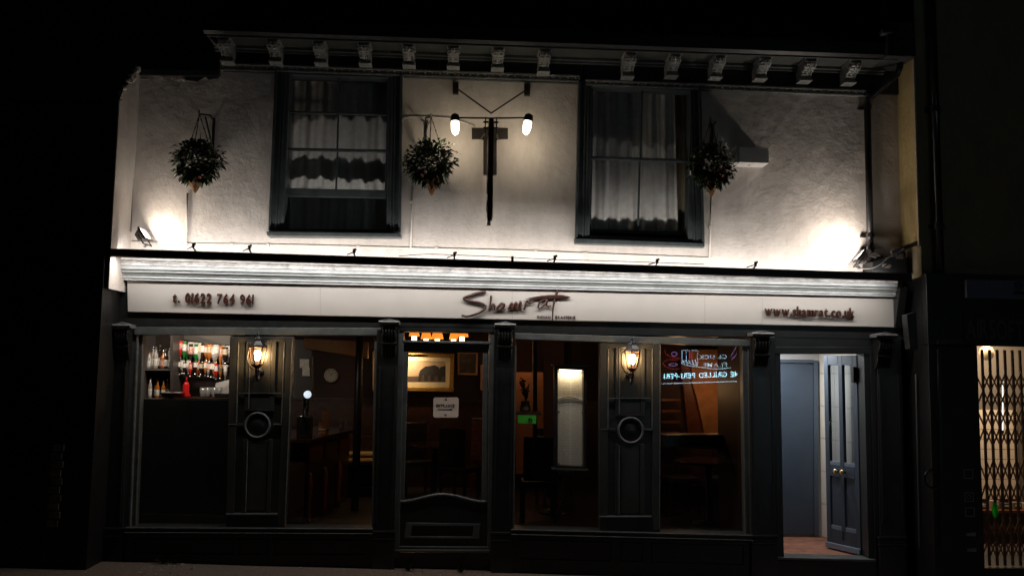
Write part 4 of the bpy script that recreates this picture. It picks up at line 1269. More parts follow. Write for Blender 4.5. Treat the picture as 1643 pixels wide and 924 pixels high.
m2 = MB(); m2.box(xs_-0.020, xs_+0.012, -0.435, -0.385, zb4-0.05, zb4-0.002); build('tip', m2, WHITEP, PS)
m2 = MB()
for zz in (zt4-0.03, zt4-0.09):
    m2.box(xs_-0.075, xs_+0.075, -0.40, -0.37, zz-0.006, zz+0.006)
for sg in (-1, 1):
    m2.box(xs_+sg*0.055-0.006, xs_+sg*0.055+0.006, -0.40, -0.10, zt4-0.15, zt4-0.138)
    m2.tube([Vector((xs_+sg*0.055, -0.39, zt4+0.02)), Vector((xs_+sg*0.055, -0.39, zt4-0.14))], 0.007, 6)
    m2.tube([Vector((xs_+sg*0.055, -0.39, zt4-0.144)), Vector((xs_+sg*0.09, -0.006, zt4-0.10))], 0.008, 6)
build('bracket', m2, IRON, PS)
for (bx_, by_) in ((731, 141), (846, 143.5)):
    m2 = MB(); m2.rect(bx_-4.5, by_-9, bx_+4.5, by_+9, -0.05, 0.0); build('stay_block', m2, BLACKM, PS)
    m2 = MB(); m2.tube([P(bx_, by_, -0.05), P(788, 182, -0.41)], 0.008, 6); build('stay_rod', m2, IRON, PS)
for (bx_, tilt_, lab) in ((731, 0.06, 'left'), (847, -0.20, 'right')):
    c0 = P(bx_ - (1 if lab == 'left' else -1), 190, -0.36)
    L_ = thing('sign_lamp', c0, 'small capsule lamp lighting the projecting sign from its %s side' % lab, 'lamp', 'lamps of the projecting sign')
    ax = Vector((-tilt_ if lab == 'left' else tilt_, 0.0, -1)).normalized()
    ax = Vector((tilt_*0.8 if lab == 'left' else tilt_*0.8, 0, -1)).normalized()
    m3 = MB(); m3.tube([c0-ax*0.045, c0-ax*0.03, c0+ax*0.0, c0+ax*0.03], [0.018, 0.040, 0.046, 0.046], 14); build('cap', m3, BLACKM, L_, smooth=True)
    m3 = MB(); m3.tube([c0+ax*0.031, c0+ax*0.05, c0+ax*0.11, c0+ax*0.15, c0+ax*0.168], [0.038, 0.042, 0.042, 0.030, 0.010], 14); build('globe', m3, emit('sign_globe', (1.0, 0.86, 0.62), 5.0), L_, smooth=True)
    m3 = MB(); m3.tube([c0-ax*0.005, P(788, 190, -0.40)], 0.009, 6); build('arm', m3, IRON, L_)
    lamp('sign_light', 'POINT', c0+ax*0.20+Vector((0, 0.03, 0)), 3.2, (1.0, 0.84, 0.62), L_, 0.045)

# ---- white vent box
VB = thing('vent_box', P(1207, 274, -0.12), 'white boxed wall vent right of the right hanging basket', 'vent')
v0, v1 = P(1186, 236, -0.20), P(1234, 262, -0.20)
m2 = MB(); m2.box(v0.x, v1.x, -0.20, 0.0, v1.z, v0.z); build('box', m2, WHITEP, VB, bevel=0.003)
m2 = MB(); m2.box(v0.x-0.03, v0.x-0.001, -0.185, 0.0, v1.z+0.005, v0.z+0.02); build('side_hood', m2, WHITEP, VB, bevel=0.003)
for k in range(6):
    z = v1.z+0.02+k*0.024
    m2 = MB(); m2.loft([(v0.x-0.055, -0.17, z), (v0.x-0.031, -0.17, z+0.014), (v0.x-0.031, -0.17, z+0.018), (v0.x-0.055, -0.17, z+0.005)], [(v0.x-0.055, -0.01, z), (v0.x-0.031, -0.01, z+0.014), (v0.x-0.031, -0.01, z+0.018), (v0.x-0.055, -0.01, z+0.005)]); build('louvre', m2, WHITEP, VB)
m2 = MB(); m2.lathe([(0.010, -0.004), (0.010, 0.0)], (v0.x+0.14, -0.09, v1.z-0.001), 8); build('drain_hole', m2, IRON, VB)

# ---- drainpipe with swan neck
DP = thing('drainpipe', P(1394, 422, -0.07), 'black drainpipe with a slanting swan neck at the right end of the upper wall', 'pipe')
m2 = MB(); pth = [P(1397, 424, -0.075), P(1391.5, 168, -0.075)]
m2.tube(pth, 0.034, 12); build('downpipe', m2, IRON, DP, smooth=True)
m2 = MB(); m2.tube([P(1391.5, 170, -0.075), P(1393, 160, -0.08), P(1440, 119, -0.26), P(1444, 108, -0.28), P(1444, 92, -0.28)], 0.033, 12); build('swan_neck', m2, mat('pipe_gloss', (0.02, 0.018, 0.018), 0.2), DP, smooth=True)
for (x_, y_) in ((1392, 172), (1396, 378), (1396.5, 398), (1397, 412)):
    m2 = MB(); q = P(x_, y_, -0.075); m2.tube([q+Vector((0, 0, 0.018)), q-Vector((0, 0, 0.018))], 0.042, 12)
    m2.box(q.x-0.075, q.x+0.06, -0.03, 0.0, q.z-0.012, q.z+0.012); build('pipe_clip', m2, IRON, DP)
# ---- conduit and cables
CD = thing('conduit', P(720, 398, -0.01), 'thin white cable conduit with three risers along the foot of the upper wall', 'cable')
CW = mat('conduit_white', (0.55, 0.51, 0.46), 0.5)
def con(pts, r=0.010, name='conduit_run'):
    m3 = MB(); m3.tube([P(a, b, -0.014) for a, b in pts], r, 6); build(name, m3, CW, CD, smooth=True)
con([(212, 387.5), (300, 391), (480, 393.5), (640, 397.5), (820, 402), (1000, 409), (1139, 414)], 0.008)
con([(301, 310), (298.5, 391)]); con([(662, 286), (659, 397)]); con([(1141, 316), (1138.5, 413)])
for (a, b) in ((299, 391), (372, 392.5), (430, 393), (575, 396), (700, 399), (860, 403.5), (940, 407), (660, 324), (1139, 364)):
    m3 = MB(); q = P(a, b, -0.014); m3.box(q.x-0.014, q.x+0.014, -0.03, 0.0, q.z-0.012, q.z+0.012); build('saddle_clip', m3, CW, CD)
m2 = MB(); m2.tube([P(a, b, -0.02) for a, b in ((644, 197), (647, 190), (655, 187.5), (690, 188), (722, 190), (742, 196), (760, 203))], 0.008, 6)
build('lamp_cable', m2, CW, smooth=True, label='pale cable running from the left window frame to the projecting sign', cat='cable')
m2 = MB()
m2.tube(smoothpath([P(a, b, -0.30) for a, b in ((640, 411), (680, 408), (728, 409), (800, 412), (880, 416), (950, 418), (1050, 421), (1130, 424))]), 0.004, 5)
build('loose_cable', m2, IRON, label='thin loose cable draped along the back of the light bar', cat='cable')
m2 = MB(); m2.tube(smoothpath([P(a, b, -0.32) for a, b in ((1376, 431), (1398, 430), (1412, 424), (1424, 414), (1440, 405), (1450, 398))]), 0.008, 6)
build('lamp_flex', m2, mat('grey_flex', (0.4, 0.38, 0.36), 0.5), label='grey flex curling from the right floodlight to the neighbouring wall', cat='cable')
m2 = MB(); m2.tube([P(a, b, -0.30) for a, b in ((1430, 405), (1448, 399), (1471, 390))], 0.024, 8)
build('lead_pipe', m2, mat('pipe_grey', (0.10, 0.09, 0.085), 0.3), smooth=True, label='short dark pipe lying across the right end of the cornice ledge', cat='pipe')
rnd = random.Random(4); m2 = MB()
for k in range(16):
    q = P(rnd.uniform(1402, 1452), rnd.uniform(408, 432), rnd.uniform(-0.25, -0.05)); s = rnd.uniform(0.02, 0.07)
    A = [q+Vector((s*math.cos(a)*rnd.uniform(.6, 1.3), rnd.uniform(-0.02, 0.02), 0.45*s*math.sin(a)*rnd.uniform(.6, 1.3))) for a in (0, 1.2, 2.5, 3.8, 5.0)]
    m2.loft(A, [a+Vector((0, 0.06, 0.01)) for a in A])
build('rubble', m2, mat('rubble_dark', (0.10, 0.08, 0.07), 0.8, var=0.6, vscale=12), kind='stuff')['label'] = 'loose slate and mortar rubble on the ledge by the drainpipe'
m2 = MB(); m2.quad([(1400, 420), (1452, 404), (1456, 440), (1400, 436)], -0.22, 0.0)
build('ledge_block', m2, BLACK, B)
# grey bracket and cable at the left end of the sign
m2 = MB()
q0, q1 = P(167, 447, -0.2), P(181, 476, -0.2)
m2.loft([(q0.x, -0.30, q0.z), (q0.x, -0.10, q0.z), (q0.x, -0.10, q1.z), (q0.x, -0.22, q1.z+0.03)], [(q1.x, -0.30, q0.z), (q1.x, -0.10, q0.z), (q1.x, -0.10, q1.z), (q1.x, -0.22, q1.z+0.03)])
m2.box(q0.x-0.015, q1.x+0.015, -0.315, -0.09, q0.z, q0.z+0.025)
build('end_corbel', m2, PAINT, B, bevel=0.006)
m2 = MB()
q0, q1 = P(1441, 478, -0.2), P(1449, 526, -0.12)
m2.loft([(q0.x, -0.24, q0.z+0.1), (q0.x, -0.05, q0.z+0.1), (q0.x, -0.05, q1.z), (q0.x, -0.12, q1.z)], [(q1.x, -0.24, q0.z+0.1), (q1.x, -0.05, q0.z+0.1), (q1.x, -0.05, q1.z), (q1.x, -0.12, q1.z)])
build('end_corbel', m2, PAINTD, B, bevel=0.006)
m2 = MB(); m2.tube(smoothpath([P(a, b, -0.22) for a, b in ((160, 464), (167, 475), (172, 495), (174, 516), (176, 530))]), 0.013, 7)
build('hanging_cable', m2, mat('cable_grey', (0.12, 0.12, 0.12), 0.4), smooth=True, label='grey cable hanging below the left end of the name board', cat='cable')

# =================================================================== INSIDE THE RESTAURANT
RB = 5.0                                   # back wall
rx0 = P(216, 700, 0.1).x-0.15; rx1 = P(1204, 700, 0.1).x+0.05
fz = 0.12; cz = P(700, 500, 0.2).z+0.32
m2 = MB(); m2.box(rx0-1.2, rx1, 0.1, 1.4, fz-0.05, fz); m2.box(rx0-1.2, rx1+1.6, 1.4, RB, fz-0.05, fz); build('interior_floor', m2, mat('dark_floor', (0.035, 0.022, 0.016), 0.4, var=0.5, vscale=5), kind='structure')
m2 = MB(); m2.box(rx0-1.2, rx1, 0.25, 1.4, cz, cz+0.05); m2.box(rx0-1.2, rx1+1.6, 1.4, RB, cz, cz+0.05); build('interior_ceiling', m2, mat('dark_ceiling', (0.10, 0.085, 0.07), 0.8), kind='structure')
m2 = MB()
m2.box(rx0-1.2, rx1+1.6, RB, RB+0.1, fz, cz)
m2.box(rx0-1.25, rx0-1.2, 0.1, RB, fz, cz)
m2.box(rx1+1.6, rx1+1.65, 1.4, RB, fz, cz)
m2.box(rx0-1.2, rx0, 0.12, 0.2, fz, cz)
m2.box(rx1+0.05, rx1+1.6, 1.35, 1.4, fz, cz)
build('interior_wall', m2, MAROON, kind='structure')
m2 = MB(); m2.box(rx1, rx1+0.05, 0.1, 1.4, fz, cz); build('side_wall', m2, mat('wine_wall', (0.03, 0.008, 0.008), 0.6), kind='structure')
# dado
m2 = MB(); a = P(600, 641, RB-0.02); b = P(800, 641, RB-0.02)
m2.box(rx0-1.1, rx1+1.5, RB-0.03, RB-0.002, fz, a.z); m2.box(rx0-1.1, rx1+1.5, RB-0.05, RB-0.03, a.z-0.02, a.z+0.02)
build('dado', m2, WOOD, kind='structure')

# ---- opaque screen filling the lower part of the left window
m2 = MB(); m2.quad([(214, 640), (370, 641), (367, 850), (210, 850)], 0.10, 0.12)
build('window_screen', m2, BLACK, label='black screen filling the lower part of the left window', cat='screen', bevel=0.003)

# ---- back bar: shelving, optics and bottles
BY = 1.35
SH = thing('back_bar_shelf', P(300, 640, BY+0.2), 'dark wooden back bar shelving behind the left window', 'shelf')
m2 = MB(); m2.quad([(205, 528), (372, 528), (372, 660), (205, 660)], BY+0.36, BY+0.39); build('back_panel', m2, mat('back_panel_wood', (0.02, 0.014, 0.012), 0.35, var=0.4), SH)
for (x_, nm) in ((273, 'upright'), (226, 'upright')):
    m2 = MB(); m2.quad([(x_, 536), (x_+4.5, 536), (x_+4.5, 645), (x_, 645)], BY-0.05, BY+0.35); build(nm, m2, mat('upright_grey', (0.05, 0.043, 0.04), 0.4), SH)
for y_ in (591.5, 638.5):
    m2 = MB(); m2.quad([(215, y_), (273, y_), (273, y_+2.6), (215, y_+2.6)], BY-0.02, BY+0.34); build('shelf', m2, mat('shelf_grey', (0.12, 0.11, 0.10), 0.4), SH)
m2 = MB(); m2.quad([(277, 638.5), (372, 639), (372, 643), (277, 643)], BY-0.25, BY+0.34); build('counter', m2, WOOD, SH)
# sloping soffit over the optics
m2 = MB(); A = [P(277, 525, BY+0.30), P(372, 525, BY+0.30), P(372, 557, BY+0.355), P(277, 541, BY+0.355)]
m2.loft(A, [v+Vector((0, 0, 0.03)) for v in A]); build('canopy', m2, mat('canopy_grey', (0.09, 0.083, 0.075), 0.6), SH)
for (y_, Y_) in ((549, BY+0.22), (582, BY+0.20)):
    m2 = MB(); m2.tube([P(276, y_, Y_), P(368, y_+5, Y_)], 0.008, 6); build('optic_rail', m2, CHROME, SH)

GL_ = {
 'clear': mat('clear_bottle', (0.34, 0.32, 0.30), 0.06), 'green': mat('green_bottle', (0.012, 0.12, 0.018), 0.08), 'amber': mat('amber_bottle', (0.36, 0.12, 0.025), 0.08),
 'red': mat('red_bottle', (0.45, 0.015, 0.015), 0.1), 'dark': mat('dark_bottle', (0.02, 0.014, 0.012), 0.06)}
LAB = [mat('label_white', (0.75, 0.72, 0.67), 0.6, var=0.5, vscale=45), mat('label_red', (0.40, 0.05, 0.04), 0.6, col2=(0.7, 0.6, 0.5), vscale=40), mat('label_cream', (0.62, 0.50, 0.34), 0.6, var=0.6, vscale=45), mat('label_black', (0.02, 0.02, 0.02), 0.5, col2=(0.35, 0.28, 0.16), vscale=40)]
BOT = {}
def bottle_proto(kind):
    if kind in BOT: return BOT[kind]
    r, h, neck = {'tall': (0.036, 0.30, 0.012), 'square': (0.042, 0.26, 0.015), 'slim': (0.030, 0.31, 0.011)}[kind]
    b_ = MB(); b_.lathe([(r*0.9, 0), (r, 0.008), (r, h*0.56), (r*0.8, h*0.66), (neck*1.15, h*0.76), (neck, h*0.92)], (0, 0, 0), 12)
    l_ = MB(); l_.lathe([(r*1.02, h*0.12), (r*1.03, h*0.13), (r*1.03, h*0.44), (r*1.02, h*0.45)], (0, 0, 0), 12)
    c_ = MB(); c_.lathe([(neck*1.3, h*0.90), (neck*1.35, h*0.985), (neck*0.9, h)], (0, 0, 0), 10)
    ms = []
    for nm, q in (('bottle', b_), ('label', l_), ('cap', c_)):
        me = bpy.data.meshes.new(nm); me.from_pydata([tuple(v) for v in q.v], [], q.f)
        for p in me.polygons: p.use_smooth = True
        me.materials.append(LAB[0]); ms.append(me)
    BOT[kind] = ms
    return ms
CAPM = mat('cap_silver', (0.6, 0.58, 0.55), 0.25, metal=0.9)
ORD = ['first', 'second', 'third', 'fourth', 'fifth', 'sixth', 'seventh', 'eighth', 'ninth', 'tenth', 'eleventh', 'twelfth', 'thirteenth', 'fourteenth', 'fifteenth', 'sixteenth', 'seventeenth', 'eighteenth', 'nineteenth', 'twentieth', 'twenty-first', 'twenty-second']
def bottle(p, kind, gcol, lab, label, group, inverted=False, s=1.0):
    ms = bottle_proto(kind)
    o = bpy.data.objects.new('bottle', ms[0]); COL.objects.link(o)
    o.location = p; o.scale = (s, s, s)
    if inverted: o.rotation_euler = (math.pi, 0, 0)
    o['label'] = label; o['category'] = 'bottle'; o['group'] = group
    for nm, me, mm in (('label', ms[1], LAB[lab]), ('cap', ms[2], CAPM)):
        c_ = bpy.data.objects.new('bottle_'+nm, me); COL.objects.link(c_); c_.parent = o
        c_.material_slots[0].link = 'OBJECT'; c_.material_slots[0].material = mm
    o.material_slots[0].link = 'OBJECT'; o.material_slots[0].material = GL_[gcol]
def row(x0, x1, y0, y1, Y, cols, rowname, group, inverted=False, s=1.0, seed=0):
    rnd = random.Random(seed); n_ = len(cols)
    for k, gcol in enumerate(cols):
        t = (k+0.5)/n_
        p = P(x0+(x1-x0)*t, y0+(y1-y0)*t, Y)+Vector((rnd.uniform(-0.012, 0.012), rnd.uniform(-0.04, 0.04), rnd.uniform(-0.02, 0.012) if inverted else 0))
        bottle(p, rnd.choice(('tall', 'square', 'slim')), gcol, rnd.choice((0, 0, 0, 1, 2, 3)), '%s %s bottle from the left %s' % (ORD[k], gcol+(' glass' if gcol in ('green', 'amber', 'clear') else ''), rowname), group, inverted, s*rnd.uniform(0.9, 1.08))
row(231, 271, 591, 591, BY+0.10, ['clear', 'clear', 'amber', 'clear', 'clear', 'dark', 'amber', 'dark', 'clear'], 'on the upper left bar shelf', 'bottles on the upper bar shelf', s=0.80, seed=1)
row(230, 271, 638, 638, BY+0.08, ['clear', 'amber', 'clear', 'amber', 'amber', 'dark', 'amber', 'dark'], 'on the lower left bar shelf', 'bottles on the lower bar shelf', s=0.70, seed=2)
row(279, 368, 547, 556, BY+0.22, ['dark', 'dark', 'red', 'dark', 'green', 'green', 'clear', 'dark', 'clear', 'green', 'clear', 'dark', 'clear', 'amber', 'amber', 'dark', 'clear', 'clear', 'amber', 'clear', 'dark', 'clear'], 'in the upper upside-down row', 'upside-down bottles, upper row', True, 0.80, seed=3)
row(281, 366, 578, 584, BY+0.12, ['dark', 'dark', 'clear', 'dark', 'clear', 'red', 'dark', 'amber', 'red', 'dark', 'amber', 'clear', 'dark', 'amber', 'red', 'amber', 'dark', 'clear'], 'in the lower upside-down row', 'upside-down bottles, lower row', True, 0.58, seed=4)
# red cone-shaped bottle and a tray on the counter
p = P(298, 637, BY-0.05)
T = thing('squeeze_bottle', p, 'bright red cone shaped bottle standing on the back bar counter', 'bottle')
m2 = MB(); m2.lathe([(0.055, 0), (0.056, 0.02), (0.038, 0.05), (0.036, 0.13), (0.020, 0.17)], p, 14); build('body', m2, GL_['red'], T, smooth=True)
m2 = MB(); m2.lathe([(0.014, 0.17), (0.010, 0.20), (0.004, 0.225)], p, 10); build('nozzle', m2, GL_['red'], T, smooth=True)
p = P(278, 637, BY-0.1)
T = thing('basket_tray', p, 'small red basket beside the red cone shaped bottle', 'basket')
m2 = MB(); m2.loft([p+Vector((-0.10, -0.06, 0)), p+Vector((0.10, -0.06, 0)), p+Vector((0.10, 0.06, 0)), p+Vector((-0.10, 0.06, 0))], [p+Vector((-0.125, -0.08, 0.05)), p+Vector((0.125, -0.08, 0.05)), p+Vector((0.125, 0.08, 0.05)), p+Vector((-0.125, 0.08, 0.05))]); build('bowl', m2, mat('basket_red', (0.35, 0.06, 0.04), 0.5, var=0.5, vscale=40), T)
m2 = MB(); m2.tube([p+Vector(v) for v in ((-0.125, -0.08, 0.05), (0.125, -0.08, 0.05), (0.125, 0.08, 0.05), (-0.125, 0.08, 0.05), (-0.125, -0.08, 0.05))], 0.006, 6); build('rim', m2, GL_['clear'], T)
# glasses and a till on the right of the counter
for k, x_ in enumerate((325, 333, 343, 351)):
    p = P(x_, 637, BY-0.02)
    T = thing('drinking_glass', p, '%s drinking glass from the left on the back bar counter' % ORD[k], 'glass', 'glasses on the back bar counter')
    m2 = MB(); m2.lathe([(0.028, 0), (0.030, 0.01), (0.036, 0.11), (0.034, 0.11), (0.027, 0.012)], p, 12); build('tumbler', m2, mat('glass_ware', (0.55, 0.55, 0.55), 0.05, trans=0.7), T, smooth=True)
p = P(360, 637, BY+0.05)
T = thing('till', p, 'dark grey till on the back bar counter beside the lantern panel', 'till')
m2 = MB(); m2.loft([p+Vector((-0.10, -0.1, 0)), p+Vector((0.12, -0.1, 0)), p+Vector((0.12, 0.12, 0)), p+Vector((-0.10, 0.12, 0))], [p+Vector((-0.10, -0.02, 0.16)), p+Vector((0.12, -0.02, 0.22)), p+Vector((0.12, 0.12, 0.22)), p+Vector((-0.10, 0.12, 0.16))]); build('case', m2, mat('till_grey', (0.18, 0.17, 0.16), 0.4), T, bevel=0.006)
m2 = MB(); m2.box(p.x-0.08, p.x+0.08, p.y-0.125, p.y-0.101, p.z+0.005, p.z+0.045); build('drawer', m2, IRON, T)
BLMP = thing('bar_light', P(318, 530, BY-0.55), 'strip light under the ceiling above the back bar bottles', 'light fitting')
q = P(318, 528, BY-0.5); q.z = cz-0.06
m2 = MB(); m2.box(q.x-0.45, q.x+0.45, q.y-0.04, q.y+0.04, q.z, cz-0.002); build('housing', m2, WHITEP, BLMP)
m2 = MB(); m2.box(q.x-0.43, q.x+0.43, q.y-0.02, q.y+0.02, q.z-0.02, q.z-0.001); build('tube', m2, emit('bar_tube', (1, 0.93, 0.84), 4), BLMP)
lamp('bar_strip', 'AREA', (q.x, q.y, q.z-0.03), 10.5, (1.0, 0.86, 0.70), BLMP, 0.8, 0.05, aim=(-0.1, 0.75, -0.7)).data.spread = R(100)

# ---- bar counter seen through the second window
BC = thing('bar_counter', H(500, 760, fz), 'dark wooden bar counter running back from the window left of the entrance', 'counter')
zc1 = 1.10
c0 = H(440, 702, zc1); c1 = H(500, 704.5, zc1); c2 = H(575, 687, zc1); c0.y = c1.y
m2 = MB()
A = [c0, c1, c2, c2+Vector((-0.75, 0.35, 0)), c1+Vector((-0.62, 0.50, 0)), c0+Vector((0, 0.50, 0))]
m2.loft(A, [v-Vector((0, 0, 0.045)) for v in A]); build('worktop', m2, mat('counter_top', (0.06, 0.022, 0.012), 0.18, var=0.4, vscale=8), BC, bevel=0.006)
m2 = MB()
ins = [c0+Vector((0, 0.10, 0)), c1+Vector((-0.08, 0.10, 0)), c2+Vector((-0.12, 0.02, 0)), c2+Vector((-0.6, 0.3, 0)), c1+Vector((-0.5, 0.45, 0)), c0+Vector((0, 0.45, 0))]
m2.loft([Vector((v.x, v.y, zc1-0.046)) for v in ins], [Vector((v.x, v.y, fz)) for v in ins]); build('front', m2, WOOD, BC)
# fielded boards along the customer side and carved corbels
d_ = (ins[2]-ins[1]); Ls = d_.length; d_.normalize(); nn = Vector((d_.y, -d_.x, 0))
for k in range(3):
    s0 = 0.05+k*Ls/3; s1 = (k+1)*Ls/3-0.05
    A = [ins[1]+d_*s0, ins[1]+d_*s1]
    m2 = MB(); m2.loft([Vector((A[0].x, A[0].y, zc1-0.10)), Vector((A[1].x, A[1].y, zc1-0.10)), Vector((A[1].x, A[1].y, zc1-0.30)), Vector((A[0].x, A[0].y, zc1-0.30))], [Vector((v.x, v.y, z))+nn*0.03 for v, z in ((A[0], zc1-0.11), (A[1], zc1-0.11), (A[1], zc1-0.29), (A[0], zc1-0.29))])
    build('front_board', m2, WOODR, BC)
for (x_, y0_, y1_) in ((496, 762, 812), (513, 756, 800), (527, 752, 790)):
    s = (H(x_, 740, 0.7)-ins[1]).dot(d_)
    s = {496: 0.10, 513: 0.72, 527: 1.35}[x_]
    q = ins[1]+d_*s+nn*0.01
    m2 = MB(); m2.lathe([(0.045, fz), (0.05, fz+0.1), (0.035, fz+0.14), (0.05, fz+0.34), (0.058, fz+0.46), (0.045, fz+0.55), (0.03, fz+0.58)], (q.x, q.y, 0), 12); build('turned_post', m2, mat('orange_wood', (0.36, 0.13, 0.04), 0.4, var=0.5, vscale=18), BC, smooth=True)
# beer tap with a lit oval lens
p = H(497, 699, zc1); p.y += 0.0; p = Vector((p.x, c1.y+0.18, zc1))
T = thing('beer_tap', p, 'black beer tap with a glowing white oval top on the bar counter', 'beer tap')
m2 = MB(); m2.box(p.x-0.09, p.x+0.08, p.y-0.07, p.y+0.07, p.z, p.z+0.26); build('base', m2, BLACK, T, bevel=0.01)
m2 = MB(); m2.tube([p+Vector((-0.0, 0, 0.26)), p+Vector((0.0, 0, 0.46)), p+Vector((0.01, -0.01, 0.50))], [0.032, 0.032, 0.028], 12); build('column', m2, CHROME, T, smooth=True)
m2 = MB(); m2.tube([p+Vector((0.02, -0.035, 0.51)), p+Vector((0.02, -0.05, 0.515)), p+Vector((0.02, -0.06, 0.52))], [0.045, 0.045, 0.02], 16); build('lens', m2, emit('tap_lens', (0.75, 0.88, 1.0), 0.9), T, smooth=True)
m2 = MB(); m2.tube([p+Vector((-0.03, -0.07, 0.28)), p+Vector((-0.03, -0.12, 0.26)), p+Vector((-0.03, -0.125, 0.2))], 0.01, 8); build('spout', m2, CHROME, T, smooth=True)
for (x_, y_, sc_, lab) in ((522, 690, 1.0, 'tall'), (517, 691, 0.5, 'short')):
    p = H(x_, y_, zc1)
    T = thing('menu_card', p, '%s tan card standing on the bar counter' % lab, 'card')
    m2 = MB(); m2.loft([p+Vector((-0.045, 0, 0)), p+Vector((0.045, 0.02, 0)), p+Vector((0.03, 0.04, 0.25*sc_)), p+Vector((-0.06, 0.02, 0.25*sc_))], [p+Vector((-0.045, 0.006, 0)), p+Vector((0.045, 0.026, 0)), p+Vector((0.03, 0.046, 0.25*sc_)), p+Vector((-0.06, 0.026, 0.25*sc_))]); build('card', m2, mat('card_tan', (0.55, 0.30, 0.16), 0.6), T)
    m2 = MB(); m2.box(p.x-0.05, p.x+0.05, p.y-0.01, p.y+0.05, p.z, p.z+0.012); build('stand', m2, IRON, T)
for (x_, y_, k) in ((548, 686, 0), (556, 684, 1)):
    p = H(x_, y_, zc1)
    T = thing('drinking_glass', p, '%s upturned glass on the far end of the bar counter' % ('left' if k == 0 else 'right'), 'glass', 'glasses on the far end of the bar')
    m2 = MB(); m2.lathe([(0.036, 0), (0.034, 0.004), (0.026, 0.10), (0.024, 0.11)], p, 12); build('tumbler', m2, mat('glass_ware', (0.55, 0.55, 0.55), 0.05, trans=0.7), T, smooth=True)
# clock on the back wall, wall notices, ceiling beam, post
p = P(531, 602, RB-0.06)
T = thing('wall_clock', p, 'round cream wall clock on the dark wall behind the bar counter', 'clock')
m2 = MB(); m2.lathe([(0.105, -0.005), (0.105, 0.0)], p, 28, axis='y'); build('face', m2, mat('clock_face', (0.5, 0.45, 0.36), 0.5), T)
m2 = MB(); m2.ring(p, 0.112, 0.012, 32, 8); build('rim', m2, WOOD, T, smooth=True)
m2 = MB()
for k in range(12):
    a = 2*math.pi*k/12; m2.box(p.x+0.085*math.sin(a)-0.005, p.x+0.085*math.sin(a)+0.005, p.y-0.012, p.y-0.006, p.z+0.085*math.cos(a)-0.009, p.z+0.085*math.cos(a)+0.009)
build('hour_mark', m2, IRON, T)
m2 = MB(); m2.tube([p+Vector((0, -0.012, 0)), p+Vector((0.045, -0.012, 0.05))], 0.004, 5); build('hour_hand', m2, IRON, T)
m2 = MB(); m2.tube([p+Vector((0, -0.014, 0)), p+Vector((-0.03, -0.014, 0.09))], 0.003, 5); build('minute_hand', m2, IRON, T)
for (a, b, c_, d2, lab) in ((481, 576, 496, 590, 'upper'), (485, 590, 497, 603, 'lower')):
    m2 = MB(); m2.rect(a, b, c_, d2, 2.45, 2.46); build('wall_notice', m2, mat('paper_grey', (0.42, 0.39, 0.34), 0.7, var=0.5, vscale=30), label='%s paper notice pinned up behind the bar counter' % lab, cat='notice')
m2 = MB(); m2.rect(468, 545, 500, 640, 2.47, 2.6); build('bar_pier', m2, mat('pier_dark', (0.010, 0.008, 0.007), 0.6), kind='structure')
m2 = MB(); A = [P(488, 541, 2.2), P(488, 560, 2.2)]; Bp = [P(590, 548, 3.6), P(590, 575, 3.6)]
m2.loft([A[0], A[1], A[1]+Vector((0, 0.15, 0)), A[0]+Vector((0, 0.15, 0))], [Bp[0], Bp[1], Bp[1]+Vector((0, 0.15, 0)), Bp[0]+Vector((0, 0.15, 0))]); build('ceiling_beam', m2, WOODR, kind='structure', bevel=0.01)
q = P(574, 660, 2.7)
m2 = MB(); m2.lathe([(0.05, fz), (0.05, cz)], (q.x, q.y, 0), 14); build('iron_post', m2, IRON, smooth=True, label='slim black iron post seen through the window left of the entrance', cat='post')
# yellow bench cushions beyond the bar
BN = thing('bench', P(575, 760, 4.1), 'bench with yellow cushions at the back of the bar room', 'bench')
m2 = MB(); m2.rect(546, 748, 612, 775, 4.1, 4.5); build('base', m2, WOOD, BN)
for (y_, Y_) in ((744, 4.06), (733, 4.5)):
    m2 = MB(); m2.rect(546 if Y_ < 4.2 else 552, y_-6, 612, y_, Y_, Y_+0.36); build('cushion', m2, mat('mustard_leather', (0.50, 0.32, 0.10), 0.5), BN, bevel=0.03)
m2 = MB(); m2.rect(552, 700, 612, 729, 4.9, 4.96); build('backrest', m2, WOOD, BN)

# ---- the elephant picture and its neighbours
PY = RB-0.055
PF = thing('framed_picture', P(664, 629, PY), 'large gilt framed picture of an elephant lit by a picture lamp', 'picture')
m2 = MB(); m2.frame([(597, 563), (729, 567), (728, 629), (597, 627)], [(606, 570), (721, 574), (720, 621), (606, 620)], PY-0.05, PY+0.05); build('frame', m2, GOLD, PF, bevel=0.012)
m2 = MB(); m2.frame([(605, 569), (722, 573), (721, 622), (605, 621)], [(614, 577), (715, 580), (715, 613), (614, 613)], PY-0.005, PY+0.04); build('mount', m2, CREAMP, PF)
m2 = MB(); m2.rect(612, 576, 717, 614, PY+0.012, PY+0.04); build('print', m2, mat('print_dusk', (0.42, 0.30, 0.20), 0.6, var=0.3, vscale=3), PF)
m2 = MB(); m2.quad([(614, 605), (715, 602), (715, 613), (614, 613)], PY+0.009, PY+0.02); build('print_ground', m2, mat('print_brown', (0.06, 0.04, 0.03), 0.7), PF)
m2 = MB()
m2.quad([(706, 589), (715, 586), (715, 604), (704, 604)], PY+0.007, PY+0.02)
el = [(671, 612), (672, 600), (674, 594), (678, 591), (682, 588), (690, 587), (697, 585.5), (703, 588), (707, 594), (708, 602), (707, 611), (703, 611), (702, 603), (697, 603), (695, 611), (691, 611), (690, 602), (686, 603), (685, 611), (681, 611), (680, 602), (677, 603), (674, 612)]
m2.quad(el, PY+0.006, PY+0.02); build('elephant_figure', m2, mat('print_black', (0.012, 0.010, 0.012), 0.7), PF)
